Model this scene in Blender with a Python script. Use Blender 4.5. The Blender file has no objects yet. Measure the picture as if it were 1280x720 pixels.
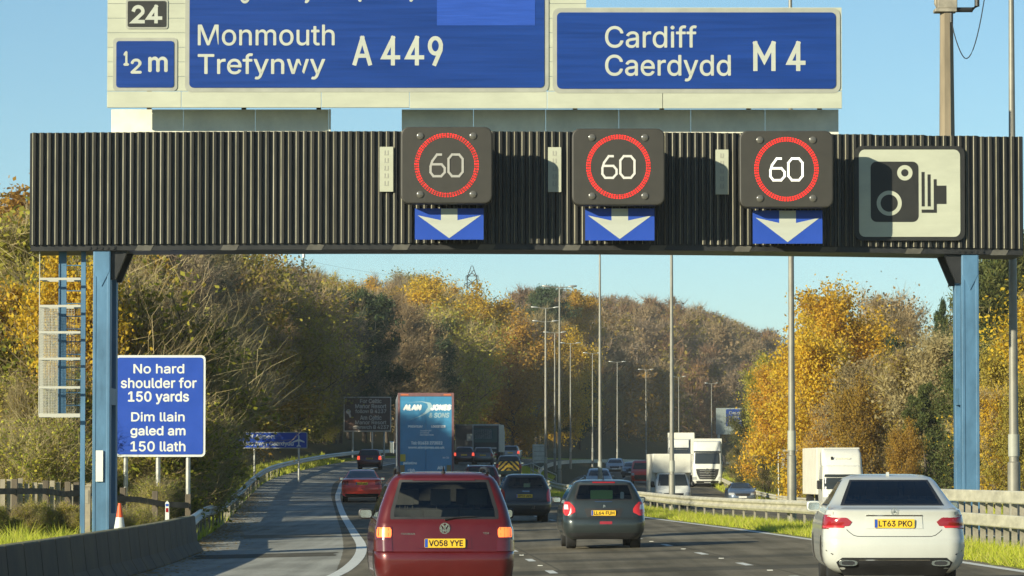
import bpy, bmesh, math, random
import numpy as np
from mathutils import Vector, Matrix

SC = bpy.context.scene
COL = SC.collection
R = math.radians
random.seed(7)

# ------------------------------------------------------------------ camera, sky, sun, exposure
FPX = 5000.0                       # focal length in pixels of a 1280 wide picture
CAMZ = 1.66
HORY = 592.0
TH = math.atan((HORY - 360) / FPX)
cd = bpy.data.cameras.new('camera')
cam = bpy.data.objects.new('camera', cd)
COL.objects.link(cam)
cd.sensor_width = 36
cd.lens = 36 * FPX / 1280
cd.clip_start = 1
cd.clip_end = 9000
cam.location = (0, 0, CAMZ)
cam.rotation_euler = (math.pi / 2 + TH, 0, 0)
SC.camera = cam

SUN_EL, SUN_AZ = R(18), R(46)      # azimuth: degrees to the left of straight behind the camera
w = bpy.data.worlds.new('World')
SC.world = w
w.use_nodes = True
nt = w.node_tree
bg = nt.nodes['Background']
sky = nt.nodes.new('ShaderNodeTexSky')
sky.sky_type = 'NISHITA'
sky.sun_disc = False
sky.sun_elevation = SUN_EL
sky.sun_rotation = math.pi + SUN_AZ
sky.air_density = 0.75
sky.dust_density = 0.0
sky.ozone_density = 4.0
tint = nt.nodes.new('ShaderNodeMix')            # the photograph's white balance leans warm
tint.data_type = 'RGBA'
tint.blend_type = 'MULTIPLY'
tint.inputs['Factor'].default_value = 1
tint.inputs['B'].default_value = (1.03, 1.085, .94, 1)
nt.links.new(sky.outputs[0], tint.inputs['A'])
nt.links.new(tint.outputs['Result'], bg.inputs[0])
bg.inputs[1].default_value = 0.090
sd = bpy.data.lights.new('sun', 'SUN')
sd.energy = 5.0
sd.angle = R(0.5)
sd.color = (1, 0.93, 0.70)
sun = bpy.data.objects.new('sun', sd)
COL.objects.link(sun)
ldir = Vector((math.sin(SUN_AZ) * math.cos(SUN_EL), math.cos(SUN_AZ) * math.cos(SUN_EL), -math.sin(SUN_EL)))
sun.rotation_euler = ldir.to_track_quat('-Z', 'Y').to_euler()
sun.location = (-60, -20, 60)
vs = SC.view_settings
vs.view_transform = 'Standard'
vs.look = 'None'
vs.exposure = 0.54
vs.gamma = 1
vs.use_curve_mapping = False
SC.cycles.max_bounces = 6
SC.cycles.transparent_max_bounces = 12

# ------------------------------------------------------------------ helpers
def at(px, py, Z):
    """The point at depth Z seen at a pixel of the 1280x720 photograph."""
    u, v = (px - 640) / FPX, (360 - py) / FPX
    y = math.cos(TH) - v * math.sin(TH)
    z = math.sin(TH) + v * math.cos(TH)
    k = Z / y
    return Vector((u * k, Z, CAMZ + z * k))

class MB:
    def __init__(s):
        s.v, s.f, s.m = [], [], []
    def add(s, vs_, fs, mi=0):
        o = len(s.v)
        s.v += [tuple(p) for p in vs_]
        s.f += [tuple(i + o for i in f) for f in fs]
        s.m += [mi] * len(fs)
        return s
    def box(s, x0, x1, y0, y1, z0, z1, mi=0):
        return s.add([(x0, y0, z0), (x1, y0, z0), (x1, y1, z0), (x0, y1, z0), (x0, y0, z1), (x1, y0, z1), (x1, y1, z1), (x0, y1, z1)],
                     [(0, 3, 2, 1), (4, 5, 6, 7), (0, 1, 5, 4), (1, 2, 6, 5), (2, 3, 7, 6), (3, 0, 4, 7)], mi)
    def prism_y(s, ol, y0, y1, mi=0):
        n = len(ol)
        vs_ = [(x, y0, z) for x, z in ol] + [(x, y1, z) for x, z in ol]
        fs = [tuple(range(n)), tuple(range(2 * n - 1, n - 1, -1))]
        fs += [(i, i + n, (i + 1) % n + n, (i + 1) % n) for i in range(n)]
        return s.add(vs_, fs, mi)
    def prism_x(s, ol, x0, x1, mi=0):
        n = len(ol)
        vs_ = [(x0, y, z) for y, z in ol] + [(x1, y, z) for y, z in ol]
        fs = [tuple(range(n - 1, -1, -1)), tuple(range(n, 2 * n))]
        fs += [(i, (i + 1) % n, (i + 1) % n + n, i + n) for i in range(n)]
        return s.add(vs_, fs, mi)
    def tube(s, pts, rad, n=8, mi=0, caps=True):
        pts = [Vector(p) for p in pts]
        if not hasattr(rad, '__len__'):
            rad = [rad] * len(pts)
        vs_, fs = [], []
        for i, p in enumerate(pts):
            d = (pts[min(i + 1, len(pts) - 1)] - pts[max(i - 1, 0)]).normalized()
            a = d.cross(Vector((0, 0, 1)) if abs(d.z) < .9 else Vector((1, 0, 0))).normalized()
            b = d.cross(a)
            for k in range(n):
                t = 2 * math.pi * k / n
                vs_.append(p + (a * math.cos(t) + b * math.sin(t)) * rad[i])
        for i in range(len(pts) - 1):
            for k in range(n):
                k2 = (k + 1) % n
                fs.append((i * n + k, i * n + k2, (i + 1) * n + k2, (i + 1) * n + k))
        if caps:
            fs += [tuple(range(n - 1, -1, -1)), tuple(range((len(pts) - 1) * n, len(pts) * n))]
        return s.add(vs_, fs, mi)
    def loft(s, rings, mi=0, closed=True, cap=True):
        n = len(rings[0])
        vs_ = [p for r in rings for p in r]
        fs = []
        for i in range(len(rings) - 1):
            for k in range(n if closed else n - 1):
                k2 = (k + 1) % n
                fs.append((i * n + k, i * n + k2, (i + 1) * n + k2, (i + 1) * n + k))
        if cap and closed:
            fs += [tuple(range(n - 1, -1, -1)), tuple(range((len(rings) - 1) * n, len(rings) * n))]
        return s.add(vs_, fs, mi)
    def lathe_x(s, prof, cx, cy, cz, n=24, mi=0):
        """prof: (x offset, radius) turned about an axle along x."""
        rings = [[(cx + x, cy + r * math.cos(2 * math.pi * k / n), cz + r * math.sin(2 * math.pi * k / n)) for k in range(n)] for x, r in prof]
        return s.loft(rings, mi)
    def build(s, name, mats, parent=None, world=False, smooth=None, bevel=0, kind=None):
        me = bpy.data.meshes.new(name)
        v = s.v
        if world and parent is not None:
            l = parent.location
            v = [(p[0] - l[0], p[1] - l[1], p[2] - l[2]) for p in v]
        me.from_pydata(v, [], s.f)
        if not isinstance(mats, (list, tuple)):
            mats = [mats]
        for m in mats:
            if m: me.materials.append(m)
        me.polygons.foreach_set('material_index', s.m)
        if smooth is not None:
            me.polygons.foreach_set('use_smooth', [True] * len(me.polygons))
            me.set_sharp_from_angle(angle=R(smooth))
        me.update()
        o = bpy.data.objects.new(name, me)
        COL.objects.link(o)
        if parent is not None:
            o.parent = parent
        if bevel:
            b = o.modifiers.new('bevel', 'BEVEL')
            b.width = bevel
            b.segments = 2
            b.limit_method = 'ANGLE'
            b.angle_limit = R(35)
        if kind:
            o['kind'] = kind
        return o

def tag(o, label=None, cat=None, group=None, kind=None):
    if label: o['label'] = label
    if cat: o['category'] = cat
    if group: o['group'] = group
    if kind: o['kind'] = kind
    return o

def thing(name, label, cat, loc=(0, 0, 0), rz=0, group=None):
    o = bpy.data.objects.new(name, None)
    COL.objects.link(o)
    o.empty_display_size = .3
    o.location = loc
    o.rotation_euler = (0, 0, rz)
    return tag(o, label, cat, group)

def kids(o):
    return [c for c in o.children]

def copy_tree(o, parent=None):
    c = o.copy()
    COL.objects.link(c)
    c.parent = parent
    for ch in kids(o):
        copy_tree(ch, c)
    return c

def rrect(x0, x1, z0, z1, r, n=5):
    out = []
    for cx, cz, a0 in ((x1 - r, z0 + r, -90), (x1 - r, z1 - r, 0), (x0 + r, z1 - r, 90), (x0 + r, z0 + r, 180)):
        for k in range(n + 1):
            a = R(a0 + 90 * k / n)
            out.append((cx + r * math.cos(a), cz + r * math.sin(a)))
    return out

def annulus(mb, cx, cz, r0, r1, y, n=48, mi=0, a0=0, a1=360, th=.004):
    """a flat ring facing -y"""
    full = abs(a1 - a0) >= 360
    N = n if full else n + 1
    vs_ = []
    for k in range(N):
        a = R(a0 + (a1 - a0) * k / n)
        vs_ += [(cx + r0 * math.cos(a), y, cz + r0 * math.sin(a)), (cx + r1 * math.cos(a), y, cz + r1 * math.sin(a))]
    fs = []
    for k in range(n):
        a, b = 2 * k, 2 * ((k + 1) % N)
        fs.append((a, a + 1, b + 1, b))
    mb.add(vs_, fs, mi)

_txt = {}
try:                                # Blender's own bundled sans is nearer to the road alphabet than its default face
    import os
    FONT = bpy.data.fonts.load(os.path.join(bpy.utils.resource_path('LOCAL'), 'datafiles', 'fonts', 'Inter.woff2'))
except Exception:
    FONT = None
def glyphs(s, bold=0.0, shear=0.0):
    """outlines of a line of text, filled contour by contour (the face draws some letters with crossing outlines)"""
    k = (s, shear)
    if k not in _txt:
        cu = bpy.data.curves.new('t', 'FONT')
        cu.body = s
        if FONT: cu.font = FONT
        cu.shear = shear
        cu.resolution_u = 4
        cu.fill_mode = 'NONE'
        o = bpy.data.objects.new('t', cu)
        COL.objects.link(o)
        dg = bpy.context.evaluated_depsgraph_get()
        me = bpy.data.meshes.new_from_object(o.evaluated_get(dg))
        co = [(v.co.x, v.co.y) for v in me.vertices]
        nb = {}
        for e in me.edges:
            a, b = e.vertices
            nb.setdefault(a, []).append(b); nb.setdefault(b, []).append(a)
        loops, seen = [], set()
        for v0 in sorted(nb):
            if v0 in seen: continue
            lp, cur = [v0], v0
            seen.add(v0)
            while True:
                nx = [q for q in nb[cur] if q not in seen]
                if not nx: break
                cur = v0 + 1 if (cur == v0 and v0 + 1 in nx) else nx[0]      # keep the outline's own direction
                seen.add(cur); lp.append(cur)
            if len(lp) > 2: loops.append([co[q] for q in lp])
        bpy.data.objects.remove(o)
        bpy.data.curves.remove(cu)
        bpy.data.meshes.remove(me)
        area = lambda P: sum(P[q - 1][0] * P[q][1] - P[q][0] * P[q - 1][1] for q in range(len(P))) / 2
        ar = [area(l) for l in loops]
        sign = 1 if ar[max(range(len(ar)), key=lambda q: abs(ar[q]))] > 0 else -1
        def inside(p, P):
            c = False
            for q in range(len(P)):
                (xa, ya), (xb, yb) = P[q - 1], P[q]
                if (ya > p[1]) != (yb > p[1]) and p[0] < (xb - xa) * (p[1] - ya) / (yb - ya) + xa: c = not c
            return c
        outer = [q for q in range(len(loops)) if ar[q] * sign > 0]
        vs_, fs = [], []
        for n, q in enumerate(outer):
            hs = [h for h in range(len(loops)) if ar[h] * sign < 0 and abs(ar[h]) < abs(ar[q]) and inside(loops[h][0], loops[q])]
            P = list(loops[q]) if ar[q] > 0 else list(loops[q])[::-1]
            for h in sorted(hs, key=lambda z: -max(x for x, y in loops[z])):        # slit each hole open to the outline
                H = list(loops[h]) if ar[h] < 0 else list(loops[h])[::-1]
                d, a, b = min(((P[a][0] - H[b][0]) ** 2 + (P[a][1] - H[b][1]) ** 2, a, b) for a in range(len(P)) for b in range(len(H)))
                P = P[:a + 1] + H[b:] + H[:b + 1] + P[a:]
            bm = bmesh.new()
            bm.faces.new([bm.verts.new((x, y, 0)) for x, y in P])
            bm.normal_update()
            bmesh.ops.triangulate(bm, faces=bm.faces[:], ngon_method='BEAUTY')
            bm.normal_update()
            bm.verts.index_update()
            b0 = len(vs_)
            V2 = [(v.co.x, v.co.y, n % 3) for v in bm.verts]
            F2 = [tuple(v.index for v in f.verts) for f in bm.faces]
            bm.free()
            tri = [area([V2[x] for x in f]) for f in F2]
            if sum(map(abs, tri)) > 1.01 * sum(tri):                # an outline that crosses itself: leave it to the curve filler
                c2 = bpy.data.curves.new('t', 'CURVE')
                c2.dimensions = '2D'
                c2.fill_mode = 'FRONT'
                for h in [q] + hs:
                    sp = c2.splines.new('POLY')
                    sp.points.add(len(loops[h]) - 1)
                    for pt, (x, y) in zip(sp.points, loops[h]): pt.co = (x, y, 0, 1)
                    sp.use_cyclic_u = True
                o = bpy.data.objects.new('t', c2)
                COL.objects.link(o)
                dg = bpy.context.evaluated_depsgraph_get()
                me = bpy.data.meshes.new_from_object(o.evaluated_get(dg))
                V2 = [(v.co.x, v.co.y, n % 3) for v in me.vertices]
                F2 = [tuple(p.vertices) for p in me.polygons]
                F2 = [f if area([V2[x] for x in f]) > 0 else f[::-1] for f in F2]
                bpy.data.objects.remove(o); bpy.data.curves.remove(c2); bpy.data.meshes.remove(me)
            vs_ += V2
            fs += [tuple(b0 + x for x in f) for f in F2]
        _txt[k] = (vs_, fs)
    return _txt[k]

def write(mb, s, x0, x1, z0, z1, y, bold=0.012, shear=0.0, mi=0, flip=False):
    """letters filling the rectangle x0..x1, z0..z1, on the plane y, facing -y (flip: facing +y); bold: stroke thickening in letter heights"""
    vs_, fs = glyphs(s, 0, shear)
    ax, bx = min(v[0] for v in vs_), max(v[0] for v in vs_)
    ay, by = min(v[1] for v in vs_), max(v[1] for v in vs_)
    b = bold * (z1 - z0) * 2.2
    kx, ky = (x1 - x0 - 2 * b) / (bx - ax), (z1 - z0 - 2 * b) / (by - ay)
    g = 1 if flip else -1
    for n, (dx, dz) in enumerate(((-b, 0), (b, 0), (0, -b), (0, b), (0, 0)) if b else ((0, 0),)):
        X = (lambda v: x1 - b - (v[0] - ax) * kx + dx) if flip else (lambda v: x0 + b + (v[0] - ax) * kx + dx)
        mb.add([(X(v), y + g * (n * .0006 + v[2] * .0002), z0 + b + (v[1] - ay) * ky + dz) for v in vs_], fs, mi)

# stroke letters for the big route numbers: centre lines in a unit box
def _arc(cx, cz, rx, rz, a0, a1, n=14):
    return [(cx + rx * math.cos(R(a0 + (a1 - a0) * k / n)), cz + rz * math.sin(R(a0 + (a1 - a0) * k / n))) for k in range(n + 1)]
STROKES = {'A': [[(0, 0), (.5, 1)], [(.5, 1), (1, 0)], [(.2, .30), (.8, .30)]],
           '4': [[(.68, 1), (0, .24), (1.06, .24)], [(.68, 1), (.68, 0)]],
           '9': [_arc(.5, .70, .5, .30, 0, 360, 24), [(1, .70), (.97, .52), (.45, 0)]],
           'M': [[(0, 0), (0, 1)], [(1, 0), (1, 1)], [(0, 1), (.5, .32), (1, 1)]],
           '2': [_arc(.5, .70, .48, .30, 165, -25, 14) + [(0, 0), (1, 0)]]}
def stroke_letter(mb, ch, x0, x1, z0, z1, y, wd, mi=0):
    h = wd / 2
    n = 0
    for line in STROKES[ch]:
        P = [Vector((x0 + h + a * (x1 - x0 - wd), 0, z0 + h + b * (z1 - z0 - wd))) for a, b in line]
        closed = (P[0] - P[-1]).length < 1e-6
        for i, p in enumerate(P):
            a = P[i - 1] if i else (P[-2] if closed else None)
            b = P[i + 1] if i < len(P) - 1 else (P[1] if closed else None)
            da = (p - a).normalized() if a is not None else None
            db = (b - p).normalized() if b is not None else None
            d = ((da or db) + (db or da)).normalized()
            nn = Vector((-d.z, 0, d.x)) * h / max(.35, d.dot(da or db))
            e = (-d * h if a is None else d * h if b is None else Vector())
            mb.v += [tuple(p + e - nn + Vector((0, y - .0008 * n, 0))), tuple(p + e + nn + Vector((0, y - .0008 * n, 0)))]
            if i:
                k = len(mb.v)
                mb.f.append((k - 4, k - 2, k - 1, k - 3)); mb.m.append(mi)
        n += 1

# ------------------------------------------------------------------ materials
def new_mat(name):
    m = bpy.data.materials.new(name)
    m.use_nodes = True
    return m, m.node_tree.nodes, m.node_tree.links, m.node_tree.nodes['Principled BSDF']

def rgba(c):
    return (c[0], c[1], c[2], 1)

def mat(name, col, rough=.5, metal=0, noise=.0, ns=4, bump=0, bs=40, coat=0, emit=0, stretch=(1, 1, 1), spec=.5, ns2=None):
    m, N, L, p = new_mat(name)
    p.inputs['Base Color'].default_value = rgba(col)
    p.inputs['Roughness'].default_value = rough
    p.inputs['Metallic'].default_value = metal
    p.inputs['Specular IOR Level'].default_value = spec
    p.inputs['Coat Weight'].default_value = coat
    p.inputs['Coat Roughness'].default_value = .06
    if emit:
        p.inputs['Emission Color'].default_value = rgba(col)
        p.inputs['Emission Strength'].default_value = emit
    if noise or bump:
        tc = N.new('ShaderNodeTexCoord')
        mp = N.new('ShaderNodeMapping')
        mp.inputs['Scale'].default_value = stretch
        L.new(tc.outputs['Object'], mp.inputs[0])
    if noise:
        n1 = N.new('ShaderNodeTexNoise')
        n1.inputs['Scale'].default_value = ns
        n1.inputs['Detail'].default_value = 6
        n1.inputs['Roughness'].default_value = .65
        L.new(mp.outputs[0], n1.inputs[0])
        rp = N.new('ShaderNodeValToRGB')
        rp.color_ramp.elements[0].position = .3
        rp.color_ramp.elements[1].position = .7
        rp.color_ramp.elements[0].color = rgba([c * (1 - noise) for c in col])
        rp.color_ramp.elements[1].color = rgba([min(1, c * (1 + noise)) for c in col])
        L.new(n1.outputs[0], rp.inputs[0])
        L.new(rp.outputs[0], p.inputs['Base Color'])
        rr = N.new('ShaderNodeMapRange')
        rr.inputs['To Min'].default_value = max(.02, rough - .12)
        rr.inputs['To Max'].default_value = min(1, rough + .12)
        L.new(n1.outputs[0], rr.inputs[0])
        L.new(rr.outputs[0], p.inputs['Roughness'])
    if bump:
        n2 = N.new('ShaderNodeTexNoise')
        n2.inputs['Scale'].default_value = bs
        n2.inputs['Detail'].default_value = 4
        L.new(mp.outputs[0], n2.inputs[0])
        b = N.new('ShaderNodeBump')
        b.inputs['Strength'].default_value = bump
        b.inputs['Distance'].default_value = .02
        L.new(n2.outputs[0], b.inputs['Height'])
        L.new(b.outputs[0], p.inputs['Normal'])
    return m

def paint(name, col, metal=0.0, rough=.35, dirt=.12):
    return mat(name, col, rough=rough, metal=metal, coat=.8, noise=dirt, ns=2.2)

def leaf_mat(name, cols, trans=.35, hue=.03, val=.35):
    """leaves: each leaf its own shade out of a few, each plant shifted a little as a whole"""
    m, N, L, p = new_mat(name)
    g = N.new('ShaderNodeNewGeometry')
    rp = N.new('ShaderNodeValToRGB')
    rp.color_ramp.interpolation = 'LINEAR'
    els = rp.color_ramp.elements
    while len(els) < len(cols):
        els.new(.5)
    for i, c in enumerate(cols):
        els[i].position = i / (len(cols) - 1)
        els[i].color = rgba(c)
    L.new(g.outputs['Random Per Island'], rp.inputs[0])
    oi = N.new('ShaderNodeObjectInfo')
    hs = N.new('ShaderNodeHueSaturation')
    mr = N.new('ShaderNodeMapRange')
    mr.inputs['To Min'].default_value = .5 - hue
    mr.inputs['To Max'].default_value = .5 + hue
    L.new(oi.outputs['Random'], mr.inputs[0])
    L.new(mr.outputs[0], hs.inputs['Hue'])
    mv = N.new('ShaderNodeMath'); mv.operation = 'MULTIPLY'; mv.inputs[1].default_value = 7.31
    fr = N.new('ShaderNodeMath'); fr.operation = 'FRACT'
    L.new(oi.outputs['Random'], mv.inputs[0]); L.new(mv.outputs[0], fr.inputs[0])
    m2 = N.new('ShaderNodeMapRange')
    m2.inputs['To Min'].default_value = 1 - val
    m2.inputs['To Max'].default_value = 1 + val
    L.new(fr.outputs[0], m2.inputs[0])
    L.new(m2.outputs[0], hs.inputs['Value'])
    L.new(rp.outputs[0], hs.inputs['Color'])
    p.inputs['Roughness'].default_value = .7
    p.inputs['Specular IOR Level'].default_value = .2
    L.new(hs.outputs[0], p.inputs['Base Color'])
    if trans:
        t = N.new('ShaderNodeBsdfTranslucent')
        L.new(hs.outputs[0], t.inputs[0])
        mx = N.new('ShaderNodeMixShader')
        mx.inputs[0].default_value = trans
        L.new(p.outputs[0], mx.inputs[1]); L.new(t.outputs[0], mx.inputs[2])
        L.new(mx.outputs[0], N['Material Output'].inputs[0])
    return m

def glass_mat(name, tint, refl=.9):
    m, N, L, p = new_mat(name)
    N.remove(p)
    t = N.new('ShaderNodeBsdfTransparent'); t.inputs[0].default_value = rgba(tint)
    g = N.new('ShaderNodeBsdfGlossy'); g.inputs['Roughness'].default_value = .03
    g.inputs[0].default_value = (refl, refl, refl, 1)
    f = N.new('ShaderNodeFresnel'); f.inputs[0].default_value = 1.6
    mx = N.new('ShaderNodeMixShader')
    L.new(f.outputs[0], mx.inputs[0]); L.new(t.outputs[0], mx.inputs[1]); L.new(g.outputs[0], mx.inputs[2])
    L.new(mx.outputs[0], N['Material Output'].inputs[0])
    return m

M = {}
M['cream'] = mat('cream_panel', (.47, .485, .375), .5, noise=.10, ns=1.3, stretch=(.6, 1, 2))
M['sign_grey'] = mat('sign_border', (.36, .365, .31), .45, noise=.12, ns=2)
M['sign_white'] = mat('sign_white', (.68, .70, .66), .4, noise=.06)
M['letter'] = mat('sign_letter', (.47, .49, .42), .45, noise=.10, ns=1.2, stretch=(.6, 1, 3))
M['blue'] = mat('sign_blue', (.007, .042, .225), .4, noise=.22, ns=1.1, stretch=(.25, 1, 7), spec=.3)
M['blue2'] = mat('sign_blue_bright', (.022, .072, .40), .4, noise=.08, ns=2, spec=.3)
M['sign_black'] = mat('sign_black', (.02, .02, .018), .5, noise=.2)
M['brown'] = mat('sign_brown', (.15, .085, .06), .5, noise=.15)
M['faded'] = mat('faded_letter', (.72, .64, .54), .5, noise=.15, ns=6)
M['backing'] = mat('grey_backing', (.82, .80, .64), .55, noise=.14, ns=1.4)
M['clad'] = mat('dark_cladding', (.011, .011, .0095), .45, noise=.35, ns=2.5, stretch=(1, 1, .15))
M['clad_glint'] = mat('cladding_glint', (.30, .28, .20), .45, noise=.3, ns=5, stretch=(1, 1, .3))  # sun glint along the rib edges, put into the colour
M['black_steel'] = mat('black_steel', (.018, .018, .018), .45, noise=.3)
M['soffit'] = mat('soffit_tab', (.10, .095, .08), .6, noise=.3)
M['steel_blue'] = mat('blue_steel', (.075, .175, .29), .5, noise=.28, ns=2.2, stretch=(1, 1, .4))
M['galv'] = mat('galvanised', (.46, .46, .42), .45, metal=.55, noise=.2, ns=3)
M['pale_rail'] = mat('pale_rail', (.52, .49, .38), .55, metal=.15, noise=.25, ns=2.5, stretch=(1, .5, 2))
M['rust_post'] = mat('dirty_post', (.30, .27, .21), .7, noise=.4)
M['lamp_pole'] = mat('lamp_steel', (.27, .26, .22), .5, metal=.3, noise=.2, ns=2)
M['mast'] = mat('cctv_mast', (.26, .21, .14), .6, metal=.2, noise=.3, ns=2, stretch=(1, 1, .2))
M['box_face'] = mat('signal_face', (.038, .035, .028), .55, noise=.1)
M['led_dim'] = mat('led_white_dim', (.34, .33, .29), .5, emit=.16)
M['led_mid'] = mat('led_white', (.55, .53, .47), .5, emit=.22)
M['led_bright'] = mat('led_white_bright', (.85, .83, .75), .5, emit=.55)
M['red_dim'] = mat('led_red_dim', (.55, .012, .008), .6, emit=.45)
M['red_led'] = mat('led_red', (.85, .014, .010), .6, emit=.80)
M['concrete'] = mat('dark_concrete', (.085, .064, .036), .85, noise=.45, ns=1.6, bump=.4, bs=18, stretch=(1, .6, .5))
M['moss'] = mat('mossy_top', (.16, .15, .08), .9, noise=.4, ns=4)
M['wood'] = mat('old_wood', (.11, .088, .06), .8, noise=.45, ns=3, stretch=(1, 1, .3))
M['pale_wood'] = mat('pale_wood', (.30, .26, .19), .8, noise=.35, ns=3)
M['cone_orange'] = mat('cone_orange', (.75, .10, .025), .5, noise=.1)
M['line'] = mat('road_paint', (.66, .66, .60), .6, noise=.22, ns=7)
M['rubber'] = mat('tyre', (.018, .018, .018), .8, noise=.3)
M['rim'] = mat('alloy', (.40, .40, .40), .35, metal=.8)
M['plastic'] = mat('black_plastic', (.020, .020, .021), .5, noise=.2)
M['inside'] = mat('car_interior', (.06, .058, .055), .8)
M['seat'] = mat('seat_cloth', (.12, .115, .11), .85, noise=.2)
M['chrome'] = mat('chrome', (.75, .75, .73), .12, metal=1)
M['plate'] = mat('yellow_plate', (.80, .50, .03), .4, noise=.05)
M['plate_w'] = mat('white_plate', (.7, .7, .66), .4)
M['plate_blue'] = mat('plate_blue', (.02, .08, .4), .4)
M['ink'] = mat('plate_ink', (.015, .015, .015), .5)
M['red_lens'] = mat('red_lens', (.30, .012, .014), .15, coat=.8)
M['red_bright'] = mat('bright_red_lens', (.60, .03, .03), .15, coat=.8)
M['dark_lens'] = mat('dark_red_lens', (.10, .012, .014), .15, coat=.8)
M['brake'] = mat('lit_brake', (1, .10, .05), .3, emit=.8)
M['amber'] = mat('lit_amber', (1, .17, .035), .3, emit=1.15)
M['clear_lens'] = mat('clear_lens', (.6, .62, .62), .1, coat=1)
M['head'] = mat('headlamp', (.55, .56, .55), .1, coat=1, metal=.3)
M['glass'] = glass_mat('car_glass', (.80, .83, .79))
M['glass_dark'] = glass_mat('tinted_glass', (.42, .44, .43))
M['dark_glass'] = mat('far_glass', (.030, .036, .036), .06, coat=.6)
M['bark'] = mat('bark', (.085, .068, .05), .9, noise=.35, ns=3)
M['birch_bark'] = mat('pale_bark', (.24, .22, .18), .9, noise=.4, ns=3)
M['tw_grey'] = leaf_mat('grey_brown_twigs', [(0.1625, 0.126, 0.0862), (0.275, 0.216, 0.1437), (0.375, 0.3, 0.1955), (0.2125, 0.156, 0.0978)], .1, .012, .25)
M['tw_olive'] = leaf_mat('olive_twigs', [(0.212, 0.163, 0.078), (0.375, 0.291, 0.145), (0.5, 0.395, 0.217), (0.3, 0.221, 0.097)], .2, .015, .25)
M['tw_rust'] = leaf_mat('rusty_twigs', [(0.195, 0.12, 0.0638), (0.312, 0.192, 0.099), (0.39, 0.252, 0.1265), (0.247, 0.144, 0.0715)], .2, .012, .25)
M['lf_gold'] = leaf_mat('golden_leaves', [(0.62, 0.4, 0.03), (0.78, 0.53, 0.05), (0.66, 0.4, 0.03), (0.46, 0.36, 0.06)], 0.5, .010, .15)
M['lf_orange'] = leaf_mat('orange_leaves', [(0.42, 0.25, 0.035), (0.52, 0.33, 0.045), (0.33, 0.19, 0.035), (0.46, 0.33, 0.06)], 0.45, .010, .18)
M['lf_olive'] = leaf_mat('olive_leaves', [(0.24, 0.21, 0.035), (0.4, 0.34, 0.055), (0.5, 0.43, 0.075), (0.3, 0.27, 0.045)], 0.45, .02, .25)
M['lf_tan'] = leaf_mat('tan_leaves', [(.29, .215, .10), (.43, .335, .17), (.35, .26, .12), (.24, .175, .08)], 0.4, .015, .2)
M['lf_green'] = leaf_mat('green_leaves', [(0.06, 0.084, 0.0242), (0.108, 0.132, 0.0352), (0.18, 0.186, 0.0495), (0.078, 0.096, 0.0286)], .35, .02, .25)
M['lf_pine'] = leaf_mat('pine_needles', [(0.036, 0.06, 0.0275), (0.06, 0.096, 0.0385), (0.096, 0.126, 0.0495), (0.042, 0.066, 0.033)], .2, .012, .2)
M['lf_bramble'] = leaf_mat('bramble_leaves', [(0.104, 0.143, 0.018), (0.26, 0.286, 0.03), (0.52, 0.494, 0.06), (0.39, 0.312, 0.05), (0.143, 0.169, 0.025)], .4, .015, .2)
M['stalks'] = leaf_mat('dry_stalks', [(.36, .30, .15), (.50, .42, .22), (.26, .21, .10), (.42, .33, .15)], .25, .01, .15)
M['grass_lf'] = leaf_mat('grass_blades', [(.36, .46, .03), (.55, .60, .05), (.66, .64, .09), (.42, .50, .04), (.62, .55, .18), (.58, .60, .06)], .45, 0, 0)
# ------------------------------------------------------------------ the lie of the land
def hermite(tx, ty):
    tx, ty = np.array(tx, float), np.array(ty, float)
    m = np.zeros_like(ty)
    d = np.diff(ty) / np.diff(tx)
    m[1:-1] = (d[1:] + d[:-1]) / 2
    m[0], m[-1] = d[0], d[-1]
    def f(x):
        x = np.asarray(x, float)
        i = np.clip(np.searchsorted(tx, x) - 1, 0, len(tx) - 2)
        h = tx[i + 1] - tx[i]
        t = (x - tx[i]) / h
        tc_ = np.clip(t, 0, 1)
        v = (2*tc_**3 - 3*tc_**2 + 1)*ty[i] + (tc_**3 - 2*tc_**2 + tc_)*h*m[i] + (-2*tc_**3 + 3*tc_**2)*ty[i+1] + (tc_**3 - tc_**2)*h*m[i+1]
        v = v + np.where(t < 0, (x - tx[0]) * m[0], 0) + np.where(t > 1, (x - tx[-1]) * m[-1], 0)
        return v
    return f
# the line of the central reservation (where its lamps stand)
XC = hermite([0, 40, 66, 90, 116, 155, 195, 234, 273, 312, 352, 390, 431, 469, 509, 548, 588, 650, 700, 800, 900, 1000, 1200],
             [12.6, 11.0, 10.1, 9.25, 8.1, 6.2, 4.24, 2.76, 2.3, 2.6, 3.8, 5.7, 8.8, 12.4, 17.2, 23, 29.6, 41, 51, 74, 99, 127, 190])
E1 = hermite([0, 100, 140, 175, 234, 273, 312, 352, 390, 431, 500, 600, 800, 1200], [0, 0, .10, .45, 1.15, 1.65, 2.2, 2.7, 3.0, 3.2, 3.4, 3.4, 3.4, 3.4])
KX = hermite([0, 105, 165, 240, 300, 600, 1200], [.022, .022, 0, -.03, -.03, -.03, -.03])
STEP = hermite([0, 140, 245, 400, 600, 1200], [.15, .22, 1.0, 1.0, .8, .8])
def zr(Z, d):
    return E1(Z) + KX(Z) * (d + 11.1)
def zo(Z, d):
    return E1(Z) + KX(Z) * (d + 11.1) - STEP(Z)
LM = 1.75
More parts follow.
